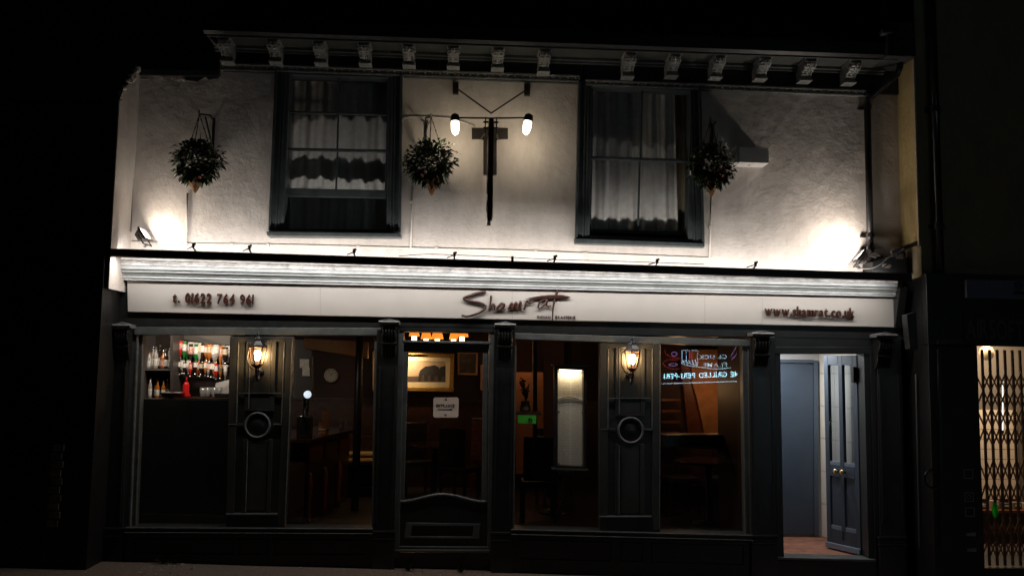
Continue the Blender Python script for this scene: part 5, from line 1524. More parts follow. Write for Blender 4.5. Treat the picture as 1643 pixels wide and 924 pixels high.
m2 = MB(); A = P(650, 570, PY-0.22); m2.tube([P(622, 569.5, PY-0.22), P(687, 571, PY-0.22)], 0.02, 8); build('picture_lamp', m2, GOLD, PF)
m2 = MB(); m2.tube([P(655, 564, PY), P(655, 567, PY-0.15), P(655, 570, PY-0.22)], 0.008, 6); build('lamp_arm', m2, GOLD, PF)
lamp('picture_light', 'AREA', P(648, 573, PY-0.20), 7.0, (1.0, 0.72, 0.40), PF, 0.35, 0.03, aim=(0, 0.7, -0.7))
for (o4, w_, lab, inner) in (([(734, 564), (767, 565), (766, 602), (734, 601)], 3, 'pale framed picture to the right of the elephant picture', 'print_grey'), ([(771, 585), (800, 586), (800, 627), (771, 626)], 3, 'small pale framed picture at the right edge of the entrance door glass', 'print_sepia')):
    T = thing('framed_picture', P(o4[3][0], o4[3][1], PY), lab, 'picture')
    i4 = [(o4[0][0]+w_, o4[0][1]+w_), (o4[1][0]-w_, o4[1][1]+w_), (o4[2][0]-w_, o4[2][1]-w_), (o4[3][0]+w_, o4[3][1]-w_)]
    m2 = MB(); m2.frame(o4, i4, PY-0.02, PY+0.04); build('frame', m2, mat('pine_frame', (0.55, 0.28, 0.12), 0.5), T, bevel=0.005)
    m2 = MB(); m2.quad(i4, PY+0.01, PY+0.03); build('print', m2, mat(inner, (0.10, 0.085, 0.075) if inner == 'print_grey' else (0.30, 0.20, 0.12), 0.25, var=0.4, vscale=12), T)

# ---- pendant cluster with orange shades seen through the fanlight
CH = thing('ceiling_light', P(702, 500, 2.9), 'cluster of orange lamp shades seen through the fanlight over the entrance', 'light fitting')
zr = P(702, 531, 2.9)
ORG_ = emit('orange_shade', (1.0, 0.28, 0.03), 1.1, (0.6, 0.25, 0.05))
m2 = MB(); m2.tube([Vector((zr.x, 2.9, zr.z+0.02)), Vector((zr.x, 2.9, cz))], 0.012, 8); build('stem', m2, WOOD, CH)
for (x_, y_, Y_, r) in ((665, 527, 2.65, 0.070), (684, 532, 3.2, 0.075), (702, 532, 3.15, 0.085), (728, 532.5, 3.1, 0.06), (741.5, 528, 2.6, 0.085)):
    q = P(x_, y_, Y_)
    m2 = MB(); m2.tube([Vector((zr.x, 2.9, zr.z+0.05)), Vector((q.x, q.y, q.z+0.03)), Vector((q.x, q.y, q.z))], 0.006, 6); build('arm', m2, WOOD, CH)
    m2 = MB(); m2.lathe([(r*0.7, 0.0), (r, -0.10), (r*0.97, -0.10), (r*0.67, -0.002)], q, 18); build('shade', m2, ORG_, CH, smooth=True)
    m2 = MB(); m2.lathe([(0.02, -0.09), (0.033, -0.105), (0.033, -0.165), (0.02, -0.175)], q, 12); build('bulb', m2, emit('warm_bulb', (1.0, 0.62, 0.28), 7.0), CH, smooth=True)
lamp('cluster_light', 'POINT', Vector((zr.x, 2.9, zr.z-0.25)), 1.0, (1.0, 0.55, 0.22), CH, 0.12)

# ---- brick chimney breast by the door's right edge, every brick its own piece
BP = thing('brick_pier', P(772, 800, 4.55), 'red brick pier inside, at the right edge of the entrance door glass', 'pier')
q0, q1 = P(757, 672, 4.55), P(800, 672, 4.55)
m2 = MB(); m2.box(q0.x+0.01, q1.x, 4.565, RB-0.06, fz, q0.z); build('mortar', m2, mat('mortar_dark', (0.08, 0.06, 0.05), 0.9), BP)
bz_ = fz; k = 0; bm_ = None
BRK = mat('red_brick', (0.24, 0.07, 0.035), 0.85, var=0.5, vscale=14, bump=0.5, bscale=60)
while bz_ < q0.z-0.06:
    x_ = q0.x - (0.11 if k % 2 else 0.0)
    while x_ < q1.x-0.02:
        xa = max(x_, q0.x); xb_ = min(x_+0.205, q1.x)
        if xb_-xa > 0.03:
            m2 = MB(); m2.box(xa, xb_, 4.55, 4.57, bz_+0.005, bz_+0.068); build('brick', m2, BRK, BP, bevel=0.003)
        x_ += 0.215
    bz_ += 0.075; k += 1

# ---- dining tables and chairs, dark against the room
def table(x, y, r, label, top=WOOD, z=0.76, cloth=False):
    T = thing('dining_table', (x, y, fz), label, 'table')
    m3 = MB(); m3.lathe([(r, fz+z-0.03), (r, fz+z)], (x, y, 0), 32); build('table_top', m3, top, T, bevel=0.004)
    m3 = MB(); m3.lathe([(0.22, fz), (0.20, fz+0.03), (0.04, fz+0.06), (0.04, fz+z-0.03)], (x, y, 0), 16); build('pedestal', m3, IRON, T, smooth=True)
    return T
POL = mat('polished_wood', (0.05, 0.02, 0.012), 0.12)
q = P(698, 730, 3.6); table(q.x, 3.8, 0.42, 'round polished table seen through the entrance door glass', POL)
q = P(872, 740, 2.6); table(q.x+0.15, 2.6, 0.40, 'round table beside the lit menu case inside the right window', POL)
q = P(1130, 760, 2.0); table(q.x, 1.8, 0.42, 'round table low in the window right of the right lantern', POL)
def chair(x, y, rz, label, group):
    T = thing('dining_chair', (x, y, fz), label, 'chair', group)
    M_ = Matrix.Rotation(rz, 3, 'Z')
    def bxx(nm, x0, x1, y0, y1, z0, z1, mm=WOOD, bev=0.01):
        m3 = MB(); m3.box(x0, x1, y0, y1, z0, z1)
        m3.v = [M_ @ v+Vector((x, y, fz)) for v in m3.v]; return build(nm, m3, mm, T, bevel=bev)
    bxx('seat', -0.21, 0.21, -0.20, 0.21, 0.42, 0.49, mat('dark_leather', (0.018, 0.012, 0.010), 0.4))
    bxx('backrest', -0.20, 0.20, 0.19, 0.235, 0.50, 1.02, mat('dark_leather', (0.018, 0.012, 0.010), 0.4))
    for (a, b) in ((-1, -1), (1, -1), (-1, 1), (1, 1)):
        bxx('leg', a*0.19-0.018, a*0.19+0.018, b*0.18-0.018, b*0.18+0.018, 0.0, 0.42, WOOD, 0.003)
for (x_, Y_, rz_, lab) in ((864, 2.0, math.pi, 'high backed dark chair in front of the table beside the menu case'), (890, 3.2, 0.2, 'high backed dark chair behind the table beside the menu case'), (1090, 2.5, 0.1, 'dark chair behind the table low in the rightmost window'), (1165, 2.4, -0.4, 'dark chair near the red curtain in the rightmost window'), (668, 4.2, 0.3, 'dark chair left of the polished table beyond the entrance door'), (738, 3.4, 2.6, 'dark chair right of the polished table beyond the entrance door')):
    q = P(x_, 740, Y_); chair(q.x, Y_, rz_, lab, 'dark dining chairs')
for (x_, y_, Y_, lab) in ((866, 700, 2.2, 'left'), (886, 703, 2.4, 'right')):
    q = P(x_, y_, Y_)
    m2 = MB(); m2.loft([q+Vector((-0.05, -0.01, 0.012)), q+Vector((0.05, -0.01, 0.006)), q+Vector((0.045, 0.06, 0)), q+Vector((-0.045, 0.06, 0.01))], [q+Vector((-0.05, -0.012, -0.016)), q+Vector((0.05, -0.012, -0.02)), q+Vector((0.045, 0.06, -0.01)), q+Vector((-0.045, 0.06, -0.01))])
    build('napkin', m2, mat('napkin_white', (0.75, 0.74, 0.72), 0.7), label='%s folded white napkin hanging by the menu case' % lab, cat='napkin')

# ---- right room: tan walls, posts, menu case, plant, sticker, curtain, pendants
m2 = MB(); m2.rect(828, 545, 900, 760, RB-0.12, RB-0.07); build('tan_wall', m2, mat('tan_plaster', (0.46, 0.20, 0.085), 0.8, var=0.15, vscale=3), kind='structure')
m2 = MB(); m2.rect(824, 538, 905, 597, 3.35, 3.4); m2.rect(872, 575, 905, 800, 3.3, 3.34); build('room_divider', m2, mat('brown_panel', (0.11, 0.045, 0.02), 0.6), kind='structure')
m2 = MB(); m2.rect(855.5, 540, 862, 760, 1.1, 1.18); build('wooden_post', m2, WOOD, label='dark upright post inside the window between plant and menu case', cat='post')
m2 = MB(); m2.quad([(1060, 545), (1215, 547), (1215, 780), (1060, 780)], 2.9, 2.94); build('right_room_wall', m2, MAROON, kind='structure')
m2 = MB(); m2.quad([(1108, 560), (1166, 560), (1165, 699), (1131, 698), (1118, 640), (1110, 612)], 2.80, 2.899); build('stucco_chimney', m2, TANWALL, label='orange stucco chimney breast inside the rightmost window', cat='chimney breast', bevel=0.01)
m2 = MB(); m2.quad([(1092, 575), (1110, 575), (1129, 698), (1104, 698)], 2.84, 2.899); build('timber_post', m2, WOODR, label='slanting timber against the orange chimney breast', cat='timber', bevel=0.01)
curtain('red_curtain', 1168, 555, 1200, 1168, 700, 1200, 2.6, mat('red_velvet', (0.16, 0.02, 0.018), 0.8), 'dark red curtain at the right side of the rightmost window', amp=0.03, waves=4, seed=14)
m2 = MB(); m2.rect(1062, 697, 1198, 719, 1.2, 1.5); build('settle', m2, WOOD, label='dark settle back crossing the rightmost window', cat='settle', bevel=0.01)
m2 = MB(); m2.rect(1090, 717, 1180, 720, 1.05, 1.2); build('ledge_rail', m2, mat('rail_wood', (0.20, 0.12, 0.07), 0.3), label='pale rail below the settle in the rightmost window', cat='rail')
for k in range(4):
    y_ = 640+k*18
    m2 = MB(); m2.rect(1062, y_, 1092, y_+3, 2.4, 2.7); build('wall_shelf', m2, WOODR, label='%s wall shelf from the top beside the right lantern panel' % ORD[k], cat='shelf', group='shelves inside the rightmost window')
MC = thing('menu_case', P(915, 752, 0.16), 'tall lit menu case with a long paper menu inside the right window', 'menu case')
m2 = MB(); m2.frame([(889.5, 586), (940.5, 588), (941, 752), (889.5, 750)], [(895, 592), (936, 594), (936.5, 748), (895, 746)], 0.10, 0.20); build('frame', m2, BLACKM, MC, bevel=0.003)
m2 = MB(); m2.quad([(894, 591), (937, 593), (937, 749), (894, 747)], 0.185, 0.21)
pm = mat('menu_paper', (0.62, 0.57, 0.47), 0.7)
nt = pm.node_tree; tc = nd(nt, 'ShaderNodeTexCoord'); sp = nd(nt, 'ShaderNodeSeparateXYZ'); nt.links.new(tc.outputs['Generated'], sp.inputs[0])
def mth(op, a, b):
    x = nd(nt, 'ShaderNodeMath', operation=op)
    for i, q in enumerate((a, b)):
        if q is None: continue
        if isinstance(q, (int, float)): x.inputs[i].default_value = q
        else: nt.links.new(q, x.inputs[i])
    return x.outputs[0]
lines = mth('GREATER_THAN', mth('FRACT', mth('MULTIPLY', sp.outputs['Z'], 62.0), None), 0.55)
nz = nd(nt, 'ShaderNodeTexNoise'); nz.inputs['Scale'].default_value = 26; nt.links.new(tc.outputs['Generated'], nz.inputs['Vector'])
words = mth('GREATER_THAN', nz.outputs['Fac'], 0.44)
colm = mth('LESS_THAN', mth('ABSOLUTE', mth('SUBTRACT', sp.outputs['X'], 0.5), None), 0.30)
gut_ = mth('GREATER_THAN', mth('ABSOLUTE', mth('SUBTRACT', sp.outputs['X'], 0.5), None), 0.03)
inkf = mth('MULTIPLY', mth('MULTIPLY', lines, words), mth('MULTIPLY', mth('MULTIPLY', colm, gut_), 0.55))
mxn = nd(nt, 'ShaderNodeMixRGB'); mxn.inputs[1].default_value = (0.62, 0.57, 0.47, 1); mxn.inputs[2].default_value = (0.25, 0.21, 0.16, 1); nt.links.new(inkf, mxn.inputs[0])
nt.links.new(mxn.outputs[0], nt.nodes['Principled BSDF'].inputs['Base Color'])
build('menu_sheet', m2, pm, MC)
for dy in (0, 5.5):
    m2 = MB(); m2.tube([P(895+41*t, 643+dy-7.5*math.sin(math.pi*(0.12+0.75*t))+2.5*t+(3-0.9*dy)*abs(t-0.4), 0.178) for t in [k/14 for k in range(15)]], 0.004 if dy == 0 else 0.003, 5); build('arc_line', m2, IRON, MC)
for (a, b) in ((897, 660), (934, 662), (897, 744), (934, 746), (897, 596), (934, 598)):
    m2 = MB(); m2.lathe([(0.007, -0.006), (0.007, 0.0)], P(a, b, 0.184), 8, axis='y'); build('drawing_pin', m2, CHROME, MC)
m2 = MB(); m2.quad([(898, 592), (933, 593.5), (933, 595), (898, 593.5)], 0.12, 0.15); build('lamp_strip', m2, emit('menu_strip', (1.0, 0.85, 0.6), 5.0), MC)
lamp('menu_light', 'AREA', P(915, 596, 0.135), 0.80, (1.0, 0.80, 0.52), MC, 0.20, 0.02, aim=(0, 0.35, -1))
m2 = MB(); m2.quad([(886, 584), (944, 586), (944, 588), (886, 586)], 0.09, 0.21); m2.quad([(886, 750.5), (944, 752.5), (944, 755), (886, 753)], 0.09, 0.21); build('ledge', m2, PAINT, MC)
m2 = MB(); m2.tube([P(915, 585, 0.15), P(915, 548, 0.15)], 0.008, 6); build('hanger', m2, IRON, MC)
p = P(843, 661, 0.30)
PL = thing('potted_plant', p, 'small dark plant in a vase on the ledge behind the green sticker', 'plant')
m2 = MB(); m2.lathe([(0.05, 0), (0.06, 0.04), (0.045, 0.10), (0.05, 0.115)], p, 14); build('vase', m2, mat('vase_dark', (0.12, 0.09, 0.07), 0.3), PL, smooth=True)
rnd = random.Random(8); m2 = MB(); m3 = MB()
for k in range(9):
    a = rnd.uniform(0, 6.28); t_ = rnd.uniform(0.05, 0.4); L_ = rnd.uniform(0.14, 0.28)
    b = p+Vector((0, 0, 0.10)); d = Vector((math.cos(a)*math.sin(t_), math.sin(a)*math.sin(t_)*0.5, math.cos(t_))); e = b+d*L_
    m2.tube([b, b.lerp(e, 0.5)+Vector((0.01, 0, 0)), e], [0.004, 0.003, 0.002], 5)
    for j in range(7):
        q = b.lerp(e, 0.3+0.1*j); s = Vector((rnd.uniform(-1, 1), rnd.uniform(-0.4, 0.4), rnd.uniform(0, 1))).normalized()*rnd.uniform(0.02, 0.04); w_ = s.cross(Vector((0, 1, 0))).normalized()*0.010
        m3.add([q, q+s*0.5+w_, q+s, q+s*0.5-w_], [(0, 1, 2, 3)])
build('stem', m2, LEAFD, PL); build('leaves', m3, LEAFD, PL)['kind'] = 'stuff'
m2 = MB(); m2.rect(828, 661, 868, 666, 0.18, 0.42); build('plant_ledge', m2, WOOD, label='narrow wooden ledge carrying the small plant', cat='ledge')
ST = thing('window_sticker', P(846, 679, 0.02), 'green rating sticker on the right window below the plant', 'sticker')
m2 = MB(); m2.quad([(831, 665.5), (860.5, 666), (860, 679.5), (831, 678.5)], 0.022, 0.026); build('sheet', m2, mat('sticker_green', (0.05, 0.42, 0.04), 0.5), ST)
m2 = MB(); c = P(851, 673.5, 0.02); m2.ring(c, 0.017, 0.004, 18, 6); build('badge', m2, IRON, ST)
lettering('FOOD HYGIENE', P(833, 671, 0.021), P(846, 671.2, 0.021), 0.012, IRON, ST, name='print', joined=True) if False else None
for k, (x_, y_, Y_) in enumerate(((1087, 613, 1.9), (1157, 605, 2.3))):
    q = P(x_, y_, Y_)
    T = thing('pendant_lamp', (q.x, q.y, q.z), '%s red pendant lamp inside the rightmost window' % ('left' if k == 0 else 'right'), 'lamp', 'red pendant lamps')
    m2 = MB(); m2.lathe([(0.02, 0.13), (0.05, 0.10), (0.075, 0.0), (0.072, 0.0), (0.045, 0.09)], q, 16); build('shade', m2, mat('red_shade', (0.30, 0.03, 0.03), 0.4), T, smooth=True)
    m2 = MB(); m2.lathe([(0.015, 0.05), (0.022, 0.02), (0.012, 0.0)], q, 10); build('bulb', m2, emit('dim_bulb', (1.0, 0.5, 0.2), 2.5), T, smooth=True)
    m2 = MB(); m2.tube([q+Vector((0, 0, 0.13)), Vector((q.x, q.y, cz))], 0.004, 5); build('cord', m2, IRON, T)
    lamp('pendant_light', 'POINT', q-Vector((0, 0, 0.06)), 3.6, (1.0, 0.55, 0.24), T, 0.05)
q = P(846, 560, 4.5)
T = thing('pendant_lamp', q, 'pendant lamp at the back of the room lighting the tan wall', 'lamp', 'pendant at the back')
m2 = MB(); m2.lathe([(0.02, 0.12), (0.09, 0.0), (0.085, 0.0)], q, 16); build('shade', m2, WOODR, T, smooth=True)
m2 = MB(); m2.tube([q+Vector((0, 0, 0.12)), Vector((q.x, q.y, cz))], 0.004, 5); build('cord', m2, IRON, T)
lamp('wall_light', 'POINT', q-Vector((0, 0, 0.08)), 2.6, (1.0, 0.58, 0.28), T, 0.05)

# ---- ENTRANCE plate on the door glass
EN = thing('entrance_plate', P(715, 670, 0.02), 'cream plate reading ENTRANCE with an arrow on the front door glass', 'sign')
pts = []
for (cx_, cy_, a0_) in ((699, 641, 180), (732.5, 641, 270), (732, 666, 0), (698.5, 666, 90)):
    for j in range(5):
        a = R(a0_+j*22.5); pts.append((cx_+3.6*math.cos(a), cy_+3.6*math.sin(a)))
m2 = MB(); m2.quad(pts, 0.018, 0.026); build('plate', m2, mat('plate_cream', (0.78, 0.62, 0.52), 0.45, var=0.08), EN)
lettering('ENTRANCE', P(700, 653, 0.0165), P(729, 653.4, 0.0165), 0.030, IRON, EN, depth=0.0006, bold=0.03, gap=0.16, name='letter')
m2 = MB(); m2.quad([(702, 656), (722, 656.2), (722, 655.2), (726, 656.8), (722, 658.4), (722, 657.4), (702, 657.2)], 0.0160, 0.0178); build('arrow', m2, IRON, EN)
m2 = MB(); m2.quad([(715.5, 638), (717, 640.5), (714, 640.5)], 0.016, 0.0178); m2.quad([(713, 641), (718, 641.2), (715.5, 642)], 0.016, 0.0178); m2.quad([(712.5, 664.6), (717, 664.6), (714.5, 667.5)], 0.016, 0.0178); build('ornament', m2, IRON, EN)

# =================================================================== NEIGHBOUR ON THE RIGHT
NR = thing('right_neighbour', (P(1560, 900, -0.35).x, 0.2, 0), 'dark tan building on the right with a black shopfront', 'building')
nx0 = xr; ztop = 7.6
yfr = -0.36
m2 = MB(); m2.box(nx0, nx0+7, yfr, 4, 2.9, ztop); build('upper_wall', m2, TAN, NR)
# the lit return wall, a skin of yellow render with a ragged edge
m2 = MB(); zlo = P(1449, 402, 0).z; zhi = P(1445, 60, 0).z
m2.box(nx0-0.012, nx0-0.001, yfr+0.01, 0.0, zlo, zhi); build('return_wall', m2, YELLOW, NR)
m2 = MB(); m2.box(nx0-0.022, nx0-0.004, yfr-0.004, yfr+0.025, zlo, zhi); build('corner_bead', m2, mat('bead_pale', (0.62, 0.50, 0.36), 0.8, var=0.3, vscale=30), NR)
m2 = MB(); q = P(1505, 300, yfr-0.06); m2.tube([Vector((q.x, yfr-0.05, 2.95)), Vector((q.x, yfr-0.05, ztop))], 0.04, 12); build('downpipe', m2, mat('pipe_gloss', (0.02, 0.018, 0.018), 0.2), NR, smooth=True)
for zz in (3.4, 4.6, 5.8):
    m2 = MB(); m2.tube([Vector((q.x, yfr-0.05, zz)), Vector((q.x, yfr-0.05, zz+0.06))], 0.05, 12); m2.box(q.x-0.08, q.x+0.08, yfr-0.02, yfr-0.001, zz+0.01, zz+0.05); build('pipe_collar', m2, IRON, NR)
# black shopfront: fascia, pillar, frame round a barred opening
nb = yfr-0.10
gx0 = P(1573, 700, nb).x; gzt = P(1600, 560, nb).z; gzb = P(1600, 911, nb).z; gx1 = gx0+1.35
m2 = MB(); m2.box(nx0-0.01, nx0+7, nb, yfr-0.002, gzt+0.03, 2.95); build('fascia', m2, BLACK, NR, bevel=0.006)
m2 = MB(); m2.box(nx0-0.008, gx0, yfr, 0.2, gzt+0.03, 2.92); build('back_wall', m2, BLACK, NR)
m2 = MB(); m2.box(nx0-0.01, gx0, nb, 0.2, gz(nx0)-0.3, gzt+0.028); build('pillar', m2, BLACK, NR, bevel=0.006)
m2 = MB(); m2.box(gx1, nx0+7, nb, 0.2, gz(nx0+5)-0.3, gzt+0.03); build('side_pillar', m2, BLACK, NR)
m2 = MB(); m2.box(gx0, gx1, nb, 0.2, gz(gx0)-0.3, gzb); build('doorstep', m2, BLACK, NR)
m2 = MB()
m2.quad([(1505, 560), (1510, 560), (1516, 880), (1510, 880)], nb-0.03, nb); m2.quad([(1506, 545), (1545, 545), (1545, 552), (1506, 552)], nb-0.04, nb)
m2.quad([(1455, 505), (1470, 500), (1473, 560), (1460, 560)], nb-0.10, nb); m2.quad([(1470, 600), (1474, 600), (1480, 880), (1476, 880)], nb-0.03, nb)
build('moulding', m2, PAINTD, NR, bevel=0.004)
c = P(1497, 768, nb-0.02); m2 = MB(); m2.ring(c, 0.085, 0.012, 28, 8); build('ring_moulding', m2, PAINTD, NR, smooth=True)
# signs on the neighbour
NS_ = thing('shop_sign', P(1640, 543, nb), 'unlit black shop sign reading AIRSOFT over the barred doorway', 'sign')
a = P(1550, 542, nb-0.012); b = P(1643, 545, nb-0.012)
m2 = MB(); q0, q1 = P(1546, 505, nb-0.006), P(1660, 550, nb-0.006); m2.box(q0.x, q0.x+1.6, nb-0.010, nb-0.001, q1.z, q0.z); build('panel', m2, BLACK, NS_)
lettering('AIRSOFT', a, b, 0.19, mat('letter_grey', (0.10, 0.10, 0.105), 0.5), NS_, depth=0.004, bold=0.01, gap=0.08)
US = thing('hanging_sign', P(1600, 480, nb), 'dim blue grey strip sign with a round emblem above the neighbouring shop', 'sign')
q0, q1 = P(1549, 449, nb-0.03), P(1660, 480, nb-0.03); m2 = MB(); m2.box(q0.x, q0.x+1.5, nb-0.05, nb-0.001, q1.z, q0.z); build('panel', m2, mat('sign_bluegrey', (0.16, 0.16, 0.22), 0.5), US)
c = P(1634, 458, nb-0.055); m2 = MB(); m2.ring(c, 0.034, 0.007, 24, 6); m2.lathe([(0.012, -0.004), (0.012, 0.004)], c, 12, axis='y'); build('emblem', m2, BLACK, US)
m2 = MB(); q = P(1634, 470, nb-0.052); m2.quad([(1626, 468), (1632, 466), (1643, 468), (1645, 473), (1626, 472)], nb-0.054, nb-0.049); build('emblem_scroll', m2, BLACK, US)
# small square stickers on the pillar
for k, (y_, rnd_) in enumerate(((760, 0), (797, 1), (821, 0), (857, 2), (882, 2))):
    x_ = 1554+k*1.2
    T = thing('door_sticker', P(x_, y_+8, nb-0.004), '%s small pale outlined sticker from the top on the black pillar' % ORD[k], 'sticker', 'stickers on the black pillar')
    m2 = MB(); s = 7.5
    if rnd_ == 2: m2.quad([(x_-7, y_-2), (x_+8, y_-4), (x_+8, y_+3), (x_-7, y_+2)], nb-0.004, nb-0.001)
    else: m2.frame([(x_-s, y_-s), (x_+s, y_-s), (x_+s, y_+s), (x_-s, y_+s)], [(x_-s+1.3, y_-s+1.3), (x_+s-1.3, y_-s+1.3), (x_+s-1.3, y_+s-1.3), (x_-s+1.3, y_+s-1.3)], nb-0.004, nb-0.001)
    build('outline', m2, mat('sticker_grey', (0.30, 0.29, 0.32), 0.5), T)
    if rnd_ == 1:
        m2 = MB(); m2.ring(P(x_, y_, nb-0.003), 0.018, 0.004, 18, 6); build('dot', m2, mat('sticker_grey', (0.30, 0.29, 0.32), 0.5), T)
# lattice gate: upright channels and crossing flats, each its own bar
GT = thing('lattice_gate', ((gx0+gx1)/2, nb+0.06, gzb), 'brown folding lattice gate across the lit shop doorway', 'gate')
GM = mat('gate_brown', (0.28, 0.16, 0.095), 0.4, var=0.4, vscale=20)
sp_ = 0.078; ng = int((gx1-gx0)/sp_)
yg = nb+0.07
for k in range(ng+1):
    x_ = gx0+0.012+k*sp_
    m2 = MB(); m2.box(x_-0.010, x_+0.010, yg-0.010, yg+0.010, gzb+0.01, gzt-0.005); build('gate_bar', m2, GM, GT)
H_ = gzt-gzb
flat_mesh = None
for (t0_, t1_) in ((0.05, 0.22), (0.30, 0.50), (0.56, 0.735), (0.735, 0.90)):
    z0, z1 = gzb+H_*t0_, gzb+H_*t1_
    for k in range(0, ng-1):
        for sgn, yy in ((1, -0.017), (-1, 0.017)):
            xa = gx0+0.012+k*sp_; xb_ = xa+sp_*2
            p0 = Vector((xa, yg+yy, z0 if sgn > 0 else z1)); p1 = Vector((xb_, yg+yy, z1 if sgn > 0 else z0))
            m2 = MB(); d = (p1-p0).normalized(); sd_ = d.cross(Vector((0, 1, 0)))*0.007
            m2.loft([p0-sd_, p0+sd_, p1+sd_, p1-sd_], [v+Vector((0, 0.005, 0)) for v in (p0-sd_, p0+sd_, p1+sd_, p1-sd_)]); build('lattice_flat', m2, GM, GT)
# the lit shop behind the gate
m2 = MB()
sy1 = 1.25
m2.box(gx0-0.25, gx1+0.6, sy1, sy1+0.05, gzb-0.02, gzt+0.4); m2.box(gx0-0.30, gx0-0.25, 0.2, sy1, gzb-0.02, gzt+0.4); m2.box(gx1+0.6, gx1+0.65, 0.2, sy1, gzb-0.02, gzt+0.4)
SW = build('shop_wall', m2, mat('shop_plaster', (0.10, 0.085, 0.07), 0.8), NR)
m2 = MB(); m2.box(gx0-0.3, gx1+0.65, 0.2, sy1, gzt+0.4, gzt+0.45); build('shop_ceiling', m2, mat('shop_ceil', (0.5, 0.42, 0.33), 0.8), NR)
m2 = MB(); m2.box(gx0-0.3, gx1+0.65, -0.36, sy1, gzb-0.07, gzb-0.02); build('shop_floor', m2, mat('shop_floor_m', (0.03, 0.022, 0.018), 0.6), NR)
WT = mat('white_tile', (0.62, 0.52, 0.42), 0.25, var=0.08)
tz0, tz1 = P(1600, 800, sy1).z, P(1600, 657, sy1).z
ntr = 9; tH = (tz1-tz0)/ntr; tW = 0.19
for r_ in range(ntr):
    for c_ in range(9):
        xa = gx0-0.22+c_*tW
        m2 = MB(); m2.box(xa+0.003, xa+tW-0.003, sy1-0.012, sy1-0.001, tz0+r_*tH+0.003, tz0+(r_+1)*tH-0.003); build('wall_tile', m2, WT, SW)
# goods on the shop counter behind the gate
T = thing('shop_counter', P(1610, 880, 0.9), 'low counter with dark goods behind the lattice gate', 'counter')
q0 = P(1576, 822, 0.85); m2 = MB(); m2.box(q0.x, q0.x+1.1, 0.85, 1.15, gzb-0.02, q0.z); build('front', m2, mat('counter_brown', (0.045, 0.032, 0.025), 0.5, var=0.5, vscale=8), T)
m2 = MB(); m2.box(q0.x-0.02, q0.x+1.12, 0.82, 1.16, q0.z, q0.z+0.03); build('worktop', m2, WOODR, T)
rnd = random.Random(31)
for k in range(6):
    x_ = q0.x+0.06+k*0.13; h = rnd.uniform(0.05, 0.16); w_ = rnd.uniform(0.03, 0.055)
    T = thing('shop_box', (x_, 0.95, q0.z+0.031), '%s small dark box from the left on the counter behind the gate' % ORD[k], 'box', 'boxes on the counter behind the gate')
    m2 = MB(); m2.box(x_-w_, x_+w_, 0.9, 1.0, q0.z+0.031, q0.z+0.031+h); build('carton', m2, mat('carton_%d' % (k % 3), [(0.10, 0.08, 0.07), (0.25, 0.20, 0.16), (0.04, 0.035, 0.03)][k % 3], 0.5), T, bevel=0.003)
    m2 = MB(); m2.box(x_-w_*0.7, x_+w_*0.7, 0.896, 0.8995, q0.z+0.04+h*0.3, q0.z+0.04+h*0.6); build('carton_label', m2, mat('carton_print', (0.4, 0.36, 0.3), 0.6), T)
T = thing('hanging_tag', P(1597, 830, yg-0.03), 'bright green oval tag hanging on the lattice gate', 'tag')
c = P(1597, 818, yg-0.03); m2 = MB(); m2.add([], [])
A = [c+Vector((0.030*math.cos(a), 0, 0.075*math.sin(a))) for a in [2*math.pi*j/18 for j in range(18)]]
m2.loft(A, [v+Vector((0, 0.006, 0)) for v in A]); build('disc', m2, translucent('tag_green', (0.06, 0.75, 0.16)), T)
m2 = MB(); m2.tube([c+Vector((0, 0.003, 0.07)), c+Vector((0, 0.012, 0.13))], 0.004, 5); build('tie', m2, IRON, T)
# figure-like shelf clutter on the tiles: a hose, a lamp and a globe shade
T = thing('strip_lamp', P(1609, 650, 0.6), 'thin upright strip lamp glowing behind the lattice gate', 'lamp')
m2 = MB(); m2.tube([P(1609, 612, 0.7), P(1609, 690, 0.7)], 0.006, 8); build('tube', m2, emit('strip_glow', (0.95, 0.9, 1.0), 1.2), T)
m2 = MB(); q = P(1609, 690, 0.7); m2.lathe([(0.012, -0.03), (0.012, 0.0)], q, 8); build('holder', m2, IRON, T)
T = thing('globe_lamp', P(1583, 575, 0.8), 'round globe lamp at the top left of the shop doorway', 'lamp')
q = P(1583, 566, 0.8); m2 = MB(); m2.lathe([(0.02, -0.085), (0.06, -0.06), (0.085, 0.0), (0.06, 0.06), (0.02, 0.085)], q, 18); build('globe', m2, emit('globe_glow', (1.0, 0.68, 0.36), 0.12, (0.25, 0.17, 0.10)), T, smooth=True)
m2 = MB(); m2.tube([q+Vector((0, 0, 0.085)), Vector((q.x, q.y, gzt+0.4))], 0.006, 6); build('cord', m2, IRON, T)
T = thing('ceiling_strip', ((gx0+gx1)/2, 0.7, gzt+0.37), 'ceiling strip light inside the shop behind the gate', 'light fitting')
m2 = MB(); m2.box(gx0+0.2, gx1, 0.66, 0.74, gzt+0.36, gzt+0.398); build('housing', m2, WHITEP, T)
m2 = MB(); m2.box(gx0+0.2, gx1, 0.68, 0.72, gzt+0.345, gzt+0.359); build('tube', m2, emit('shop_tube', (1, 0.8, 0.55), 3), T)
lamp('shop_light', 'AREA', ((gx0+gx1)/2, 0.7, gzt+0.33), 60.0, (1.0, 0.76, 0.50), T, 1.0, 0.06, aim=(0, 0.25, -1))

